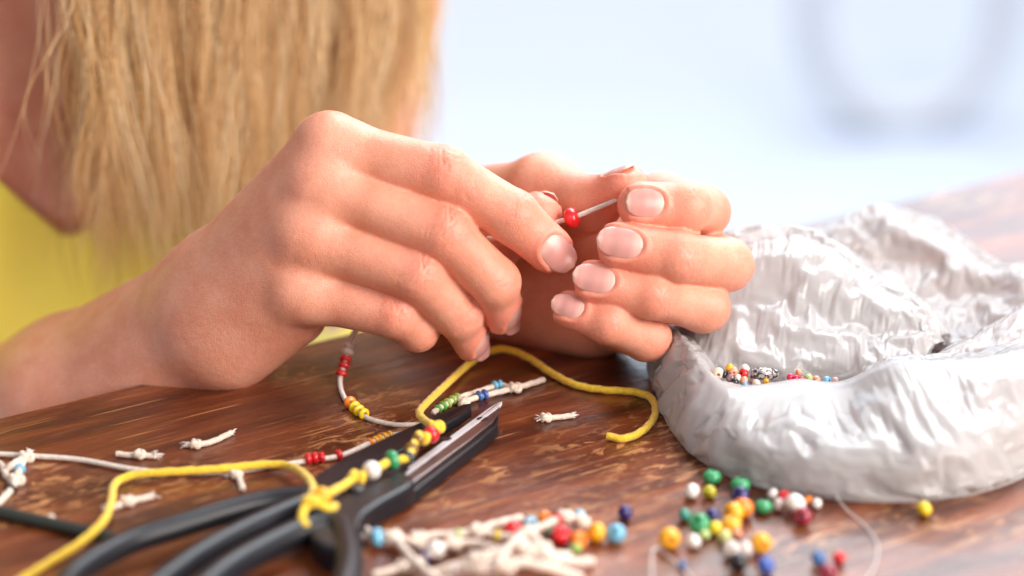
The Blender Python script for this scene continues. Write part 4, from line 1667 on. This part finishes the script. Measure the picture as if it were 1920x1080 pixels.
S1 = [row(r) for r in (
    [(1238, 650, .0008), (1228, 640, .008), (1240, 622, .016), (1262, 612, .022), (1285, 632, .017), (1300, 655, .011)],
    [(1224, 700, .0008), (1226, 690, .008), (1245, 668, .016), (1290, 652, .021), (1318, 672, .016), (1335, 700, .0095)],
    [(1246, 786, .0008), (1250, 768, .008), (1275, 728, .015), (1322, 694, .0195), (1345, 710, .0145), (1362, 716, .0090)],
    [(1302, 856, .0008), (1305, 836, .008), (1325, 785, .015), (1368, 727, .0185), (1385, 727, .0140), (1395, 722, .0085)],
    [(1400, 908, .0008), (1402, 884, .008), (1412, 822, .016), (1440, 724, .0180), (1448, 726, .0138), (1455, 722, .0085)],
    [(1520, 932, .0008), (1520, 906, .009), (1520, 835, .017), (1502, 716, .0185), (1505, 724, .0138), (1512, 722, .0085)],
    [(1640, 943, .0008), (1640, 915, .009), (1632, 840, .017), (1580, 721, .0185), (1580, 726, .0138), (1585, 722, .0085)],
    [(1760, 938, .0008), (1758, 910, .009), (1740, 835, .019), (1680, 688, .0260), (1668, 684, .0200), (1660, 708, .0110)],
    [(1862, 918, .0008), (1858, 886, .010), (1830, 810, .020), (1765, 690, .0260), (1750, 672, .0210), (1730, 690, .0130)],
    [(1944, 884, .0008), (1938, 850, .010), (1910, 780, .021), (1865, 680, .0270), (1845, 662, .0220), (1815, 670, .0150)],
    [(2030, 830, .0008), (2022, 800, .010), (1995, 740, .022), (1965, 655, .0290), (1940, 640, .0240), (1890, 650, .0180)])]
for r_ in S1:                                  # low, collapsed front
    for k_, f_ in ((1, 0.60), (2, 0.86)):
        q_ = project(r_[k_])
        r_[k_] = T(q_[0], q_[1], r_[k_][2] * f_)
d7 = lambda v: (v,)
S2 = [row(r) for r in (
    [(1268, 690, .0100), (1262, 655, d7(.780)), (1262, 630, d7(.790)), (1268, 604, d7(.800)), (1275, 610, d7(.815)), (1290, 640, .001)],
    [(1305, 708, .0090), (1310, 668, d7(.772)), (1318, 590, d7(.786)), (1332, 505, d7(.801)), (1345, 505, d7(.820)), (1360, 540, .002)],
    [(1370, 722, .0085), (1375, 672, d7(.770)), (1388, 570, d7(.786)), (1402, 460, d7(.803)), (1410, 455, d7(.822)), (1430, 500, .002)],
    [(1440, 724, .0085), (1445, 675, d7(.769)), (1458, 570, d7(.785)), (1475, 452, d7(.803)), (1485, 448, d7(.824)), (1500, 490, .002)],
    [(1510, 724, .0085), (1515, 678, d7(.768)), (1525, 580, d7(.784)), (1545, 468, d7(.800)), (1555, 462, d7(.820)), (1575, 505, .002)],
    [(1580, 724, .0085), (1585, 684, d7(.768)), (1592, 600, d7(.782)), (1608, 515, d7(.796)), (1620, 508, d7(.815)), (1640, 545, .002)],
    [(1640, 716, .0100), (1645, 684, d7(.767)), (1652, 620, d7(.780)), (1665, 556, d7(.791)), (1680, 548, d7(.806)), (1700, 585, .002)],
    [(1690, 706, .0120), (1695, 684, d7(.765)), (1705, 635, d7(.776)), (1722, 588, d7(.785)), (1738, 582, d7(.797)), (1755, 620, .002)],
    [(1725, 700, .0130), (1732, 690, d7(.764)), (1740, 668, d7(.770)), (1750, 645, d7(.778)), (1765, 640, d7(.787)), (1785, 660, .003)])]
S3 = [row(r) for r in (
    [(1380, 600, .004), (1385, 560, d7(.815)), (1400, 510, d7(.832)), (1425, 472, d7(.842)), (1440, 468, d7(.862)), (1450, 480, .001)],
    [(1480, 610, .006), (1485, 560, d7(.815)), (1505, 495, d7(.835)), (1530, 440, d7(.850)), (1545, 438, d7(.872)), (1555, 455, .001)],
    [(1570, 620, .006), (1575, 565, d7(.815)), (1592, 485, d7(.836)), (1612, 412, d7(.855)), (1625, 408, d7(.880)), (1635, 430, .001)],
    [(1650, 640, .006), (1652, 590, d7(.812)), (1660, 500, d7(.835)), (1672, 406, d7(.856)), (1690, 402, d7(.882)), (1700, 428, .001)],
    [(1720, 660, .006), (1720, 610, d7(.808)), (1732, 525, d7(.832)), (1748, 436, d7(.852)), (1765, 430, d7(.878)), (1775, 455, .001)],
    [(1780, 672, .006), (1782, 630, d7(.803)), (1795, 555, d7(.826)), (1808, 476, d7(.846)), (1825, 468, d7(.868)), (1838, 490, .001)],
    [(1840, 680, .006), (1842, 640, d7(.800)), (1850, 575, d7(.822)), (1860, 508, d7(.838)), (1875, 500, d7(.858)), (1890, 520, .001)],
    [(1910, 680, .006), (1912, 640, d7(.798)), (1918, 570, d7(.818)), (1922, 506, d7(.834)), (1935, 500, d7(.852)), (1950, 520, .001)],
    [(2000, 670, .006), (2002, 640, d7(.798)), (2006, 585, d7(.815)), (2010, 530, d7(.828)), (2020, 525, d7(.845)), (2030, 545, .001)])]
S4 = [row(r) for r in (
    [(1735, 712, .010), (1738, 690, d7(.764)), (1746, 668, d7(.770)), (1755, 668, d7(.780)), (1765, 690, .006)],
    [(1780, 716, .010), (1782, 690, d7(.764)), (1795, 650, d7(.772)), (1810, 640, d7(.786)), (1825, 665, .005)],
    [(1835, 712, .011), (1840, 680, d7(.765)), (1855, 625, d7(.776)), (1872, 605, d7(.794)), (1885, 630, .004)],
    [(1900, 700, .012), (1905, 665, d7(.767)), (1918, 595, d7(.780)), (1932, 560, d7(.800)), (1945, 590, .003)],
    [(1980, 690, .012), (1985, 650, d7(.770)), (1998, 580, d7(.784)), (2012, 540, d7(.805)), (2025, 570, .003)])]
S1b = [[p + np.array([0, 0.004 if k < 3 else 0.0005, -0.0012 * (1 if 0 < k < 4 else 0)]) for k, p in enumerate(r)] for r in S1]
S2b = [[p + np.array([0.002, 0.006, -0.002 if k < 4 else 0]) for k, p in enumerate(r)] for r in S2]
S1c = [[p + np.array([0.001, 0.009 if k < 3 else 0.001, -0.003 * (1 if 0 < k < 5 else 0)]) for k, p in enumerate(r)] for r in S1]
S2c = [[p + np.array([-0.003, 0.013, -0.004 if k < 4 else 0]) for k, p in enumerate(r)] for r in S2]
hold_lip = lambda v: 0.0004 + 0.30 * (v < 0.03) + 0.04 * gauss(v - 0.62, 0.06)
hold_back = lambda v: 0.0006 + 0.2 * (v < 0.04) + 0.02 * gauss(v - 0.6, 0.04)
V, F = merge([sheet(S1, 270, 108, 1, (1.12, 1.13, 1.13), hold_lip, 0.25), sheet(S1b, 210, 84, 11, (1.06, 1.08, 1.09), hold_lip),
              sheet(S2, 225, 120, 2, (1.10, 1.11, 1.11), hold_back, 0.25), sheet(S2b, 180, 90, 12, (1.07, 1.085, 1.095), hold_back),
              sheet(S1c, 180, 75, 21, (1.07, 1.09, 1.10), hold_lip), sheet(S2c, 150, 81, 22, (1.08, 1.10, 1.11), hold_back),
              sheet(S3, 225, 110, 3, (1.13, 1.14, 1.14), hold_back), sheet(S4, 135, 81, 4, (1.06, 1.09, 1.11), hold_back)])
m, nt, b = mat('thin_polythene')
L = nt.links.new
nt.nodes.remove(b)
tcx = N(nt, 'ShaderNodeTexCoord')
mpn = N(nt, 'ShaderNodeMapping')
mpn.inputs['Scale'].default_value = (1.1, 0.45, 1.1)
mpn.inputs['Rotation'].default_value = (0.4, 0.5, 0.9)
L(tcx.outputs['Object'], mpn.inputs[0])
n1 = N(nt, 'ShaderNodeTexNoise')
n1.inputs['Scale'].default_value = 90
n1.inputs['Detail'].default_value = 4
L(mpn.outputs[0], n1.inputs[0])
bn = bump(nt, n1.outputs[0], 0.15, 0.0010)
dif = N(nt, 'ShaderNodeBsdfDiffuse')
dif.inputs[0].default_value = (0.98, 0.95, 0.955, 1)
trl = N(nt, 'ShaderNodeBsdfTranslucent')
trl.inputs[0].default_value = (0.98, 0.945, 0.945, 1)
trp = N(nt, 'ShaderNodeBsdfTransparent')
trp.inputs[0].default_value = (0.99, 0.985, 0.985, 1)
gls = N(nt, 'ShaderNodeBsdfGlossy')
gls.inputs['Roughness'].default_value = 0.13
for q in (dif, trl, gls):
    L(bn, q.inputs['Normal'])
m1 = N(nt, 'ShaderNodeMixShader')
m1.inputs[0].default_value = 0.55
L(dif.outputs[0], m1.inputs[1])
L(trl.outputs[0], m1.inputs[2])
lw = N(nt, 'ShaderNodeLayerWeight')
lw.inputs[0].default_value = 0.30
L(bn, lw.inputs['Normal'])
mr = N(nt, 'ShaderNodeMapRange')
mr.inputs['To Min'].default_value = 0.50
mr.inputs['To Max'].default_value = 0.90
L(lw.outputs['Facing'], mr.inputs['Value'])
m2 = N(nt, 'ShaderNodeMixShader')
L(mr.outputs[0], m2.inputs[0])
L(trp.outputs[0], m2.inputs[1])
L(m1.outputs[0], m2.inputs[2])
fr = N(nt, 'ShaderNodeFresnel')
fr.inputs['IOR'].default_value = 1.33
L(bn, fr.inputs['Normal'])
m3 = N(nt, 'ShaderNodeMixShader')
L(fr.outputs[0], m3.inputs[0])
L(m2.outputs[0], m3.inputs[1])
L(gls.outputs[0], m3.inputs[2])
L(m3.outputs[0], nt.nodes['Material Output'].inputs[0])
FILM = m
bag = obj('plastic_bag', V, F, FILM)
tag(bag, 'crumpled translucent white plastic bag lying open with beads inside', 'bag')

BAGG = 'beads inside the plastic bag'
BB = [
    (1346, 700, 22, 'cream', 'peach cream bead at the left end of the beads in the bag'), (1359, 702, 14, 'black', 'small black bead next to the peach cream bead in the bag'),
    (1368, 690, 16, 'amber', 'amber bead topmost behind the salmon bead in the bag'), (1375, 697, 17, 'salmon', 'salmon bead just below the amber bead in the bag'),
    (1394, 700, 18, 'red', 'bright red bead beside the carved silver bead in the bag'), (1397, 691, 17, 'white', 'white bead behind the bright red bead in the bag'),
    (1369, 709, 15, 'mauve', 'mauve bead beneath the salmon bead in the bag'), (1384, 709, 14, 'white', 'small white bead left below the bright red bead in the bag'),
    (1377, 717, 17, 'black', 'black bead above a yellow bead at the lip of the bag'), (1376, 724, 14, 'amber', 'yellow bead under a black bead at the lip of the bag'),
    (1395, 714, 17, 'salmon', 'salmon bead above the light blue bead at the bag lip'), (1397, 722, 14, 'sky', 'light blue bead at the lip of the bag'),
    (1411, 715, 12, 'mauve', 'brownish mauve bead below the carved silver bead'), (1418, 720, 18, 'cream', 'cream bead at the bag lip under the carved silver bead'),
    (1411, 707, 9, 'black', 'tiny black bead at the end of the carved silver bead'), (1436, 714, 11, 'amber', 'tiny amber bead under the middle of the carved silver bead'),
    (1482, 707, 14, 'crimson', 'first crimson bead counted from the carved silver bead'), (1494, 710, 13, 'crimson', 'second crimson bead counted from the carved silver bead'),
    (1503, 712, 12, 'crimson', 'third crimson bead counted from the carved silver bead'), (1516, 709, 16, 'palegreen', 'pale green bead beyond the crimson beads in the bag'),
    (1530, 713, 17, 'salmon', 'salmon bead beside the pale green bead in the bag'), (1517, 719, 14, 'pink', 'pink bead under the pale green bead in the bag'),
    (1505, 719, 10, 'teal', 'tiny teal bead under the crimson beads in the bag'), (1550, 714, 17, 'sky', 'sky blue bead right of the last salmon bead in the bag'),
    (1566, 713, 12, 'pink', 'small pink bead at the right end of the beads in the bag'), (1497, 698, 12, 'salmon', 'small salmon bead lying behind the crimson beads'),
]
for i, (px, py, d, c, lab) in enumerate(BB):
    zc = 0.0125 + (722 - py) * 0.00012
    p = T(px, py, zc)
    R = d * 1.06 / pxmm(depth(p)) / 2000.0
    o = bead_at(p, R, c, unit((math.sin(i * 2.1), math.cos(i * 3.3), 0.5 * math.sin(i))), 0.82, 0.30)
    tag(o, lab, 'bead', BAGG)
# the carved silver bead: a faceted spindle with raised diamond frames
m, nt, b = mat('antique_silver')
b.inputs['Metallic'].default_value = 0.9
b.inputs['Roughness'].default_value = 0.38
tcx = N(nt, 'ShaderNodeTexCoord')
n1 = N(nt, 'ShaderNodeTexNoise')
n1.inputs['Scale'].default_value = 900
nt.links.new(tcx.outputs['Object'], n1.inputs[0])
r1 = ramp(nt, [(0.42, (0.06, 0.05, 0.05)), (0.55, (0.62, 0.57, 0.55))])
nt.links.new(n1.outputs[0], r1.inputs[0])
nt.links.new(r1.outputs[0], b.inputs['Base Color'])
SIL = m
cc = T(1434, 701, .0150)
ax = unit(RT * 1 + np.array([0, 0.1, -0.06]))
a2 = unit(np.cross(ax, [0, 0, 1]))
a3 = np.cross(a2, ax)
hl = 26 / pxmm(depth(cc)) / 1000
prof = [(-1, .18), (-.96, .30), (-.55, .42), (-.5, .47), (-.45, .42), (-.1, .46), (.1, .46), (.45, .42), (.5, .47), (.55, .42), (.96, .30), (1, .18)]
V, F = [], []
for x, r in prof:
    for k in range(8):
        q = 2 * math.pi * (k + .5) / 8
        V.append(cc + ax * x * hl + (a2 * math.cos(q) + a3 * math.sin(q)) * r * hl)
for i in range(len(prof) - 1):
    for k in range(8):
        F.append((i * 8 + k, i * 8 + (k + 1) % 8, (i + 1) * 8 + (k + 1) % 8, (i + 1) * 8 + k))
F += [tuple(range(7, -1, -1)), tuple(len(prof) * 8 - 8 + k for k in range(8))]
sil = empty('silver_bead', cc)
bpy.context.view_layer.update()
tag(sil, 'oval carved silver bead lying among the beads in the bag', 'bead', BAGG)
obj('spindle', V, F, SIL, sil, smooth=False)
m, nt, b = mat('bright_silver')
b.inputs['Metallic'].default_value = 0.9
b.inputs['Roughness'].default_value = 0.3
b.inputs['Base Color'].default_value = (0.72, 0.66, 0.64, 1)
for s_ in (0.42, 0.24):
    nn_ = unit(a3 * 0.62 - a2 * (0.62 if a2[1] > 0 else -0.62))
    side = np.cross(nn_, ax)
    cpt = cc + nn_ * hl * 0.45
    pth = np.array([cpt + ax * s_ * hl * x + side * s_ * hl * 0.62 * y for x, y in ((-1, 0), (0, 1), (1, 0), (0, -1))])
    pth = np.vstack([pth[i] * (1 - t) + pth[(i + 1) % 4] * t for i in range(4) for t in (0, .33, .67)])
    V, F = tube_data(pth, hl * 0.035, 6, closed=True)
    obj('raised_frame', V, F, m, sil)
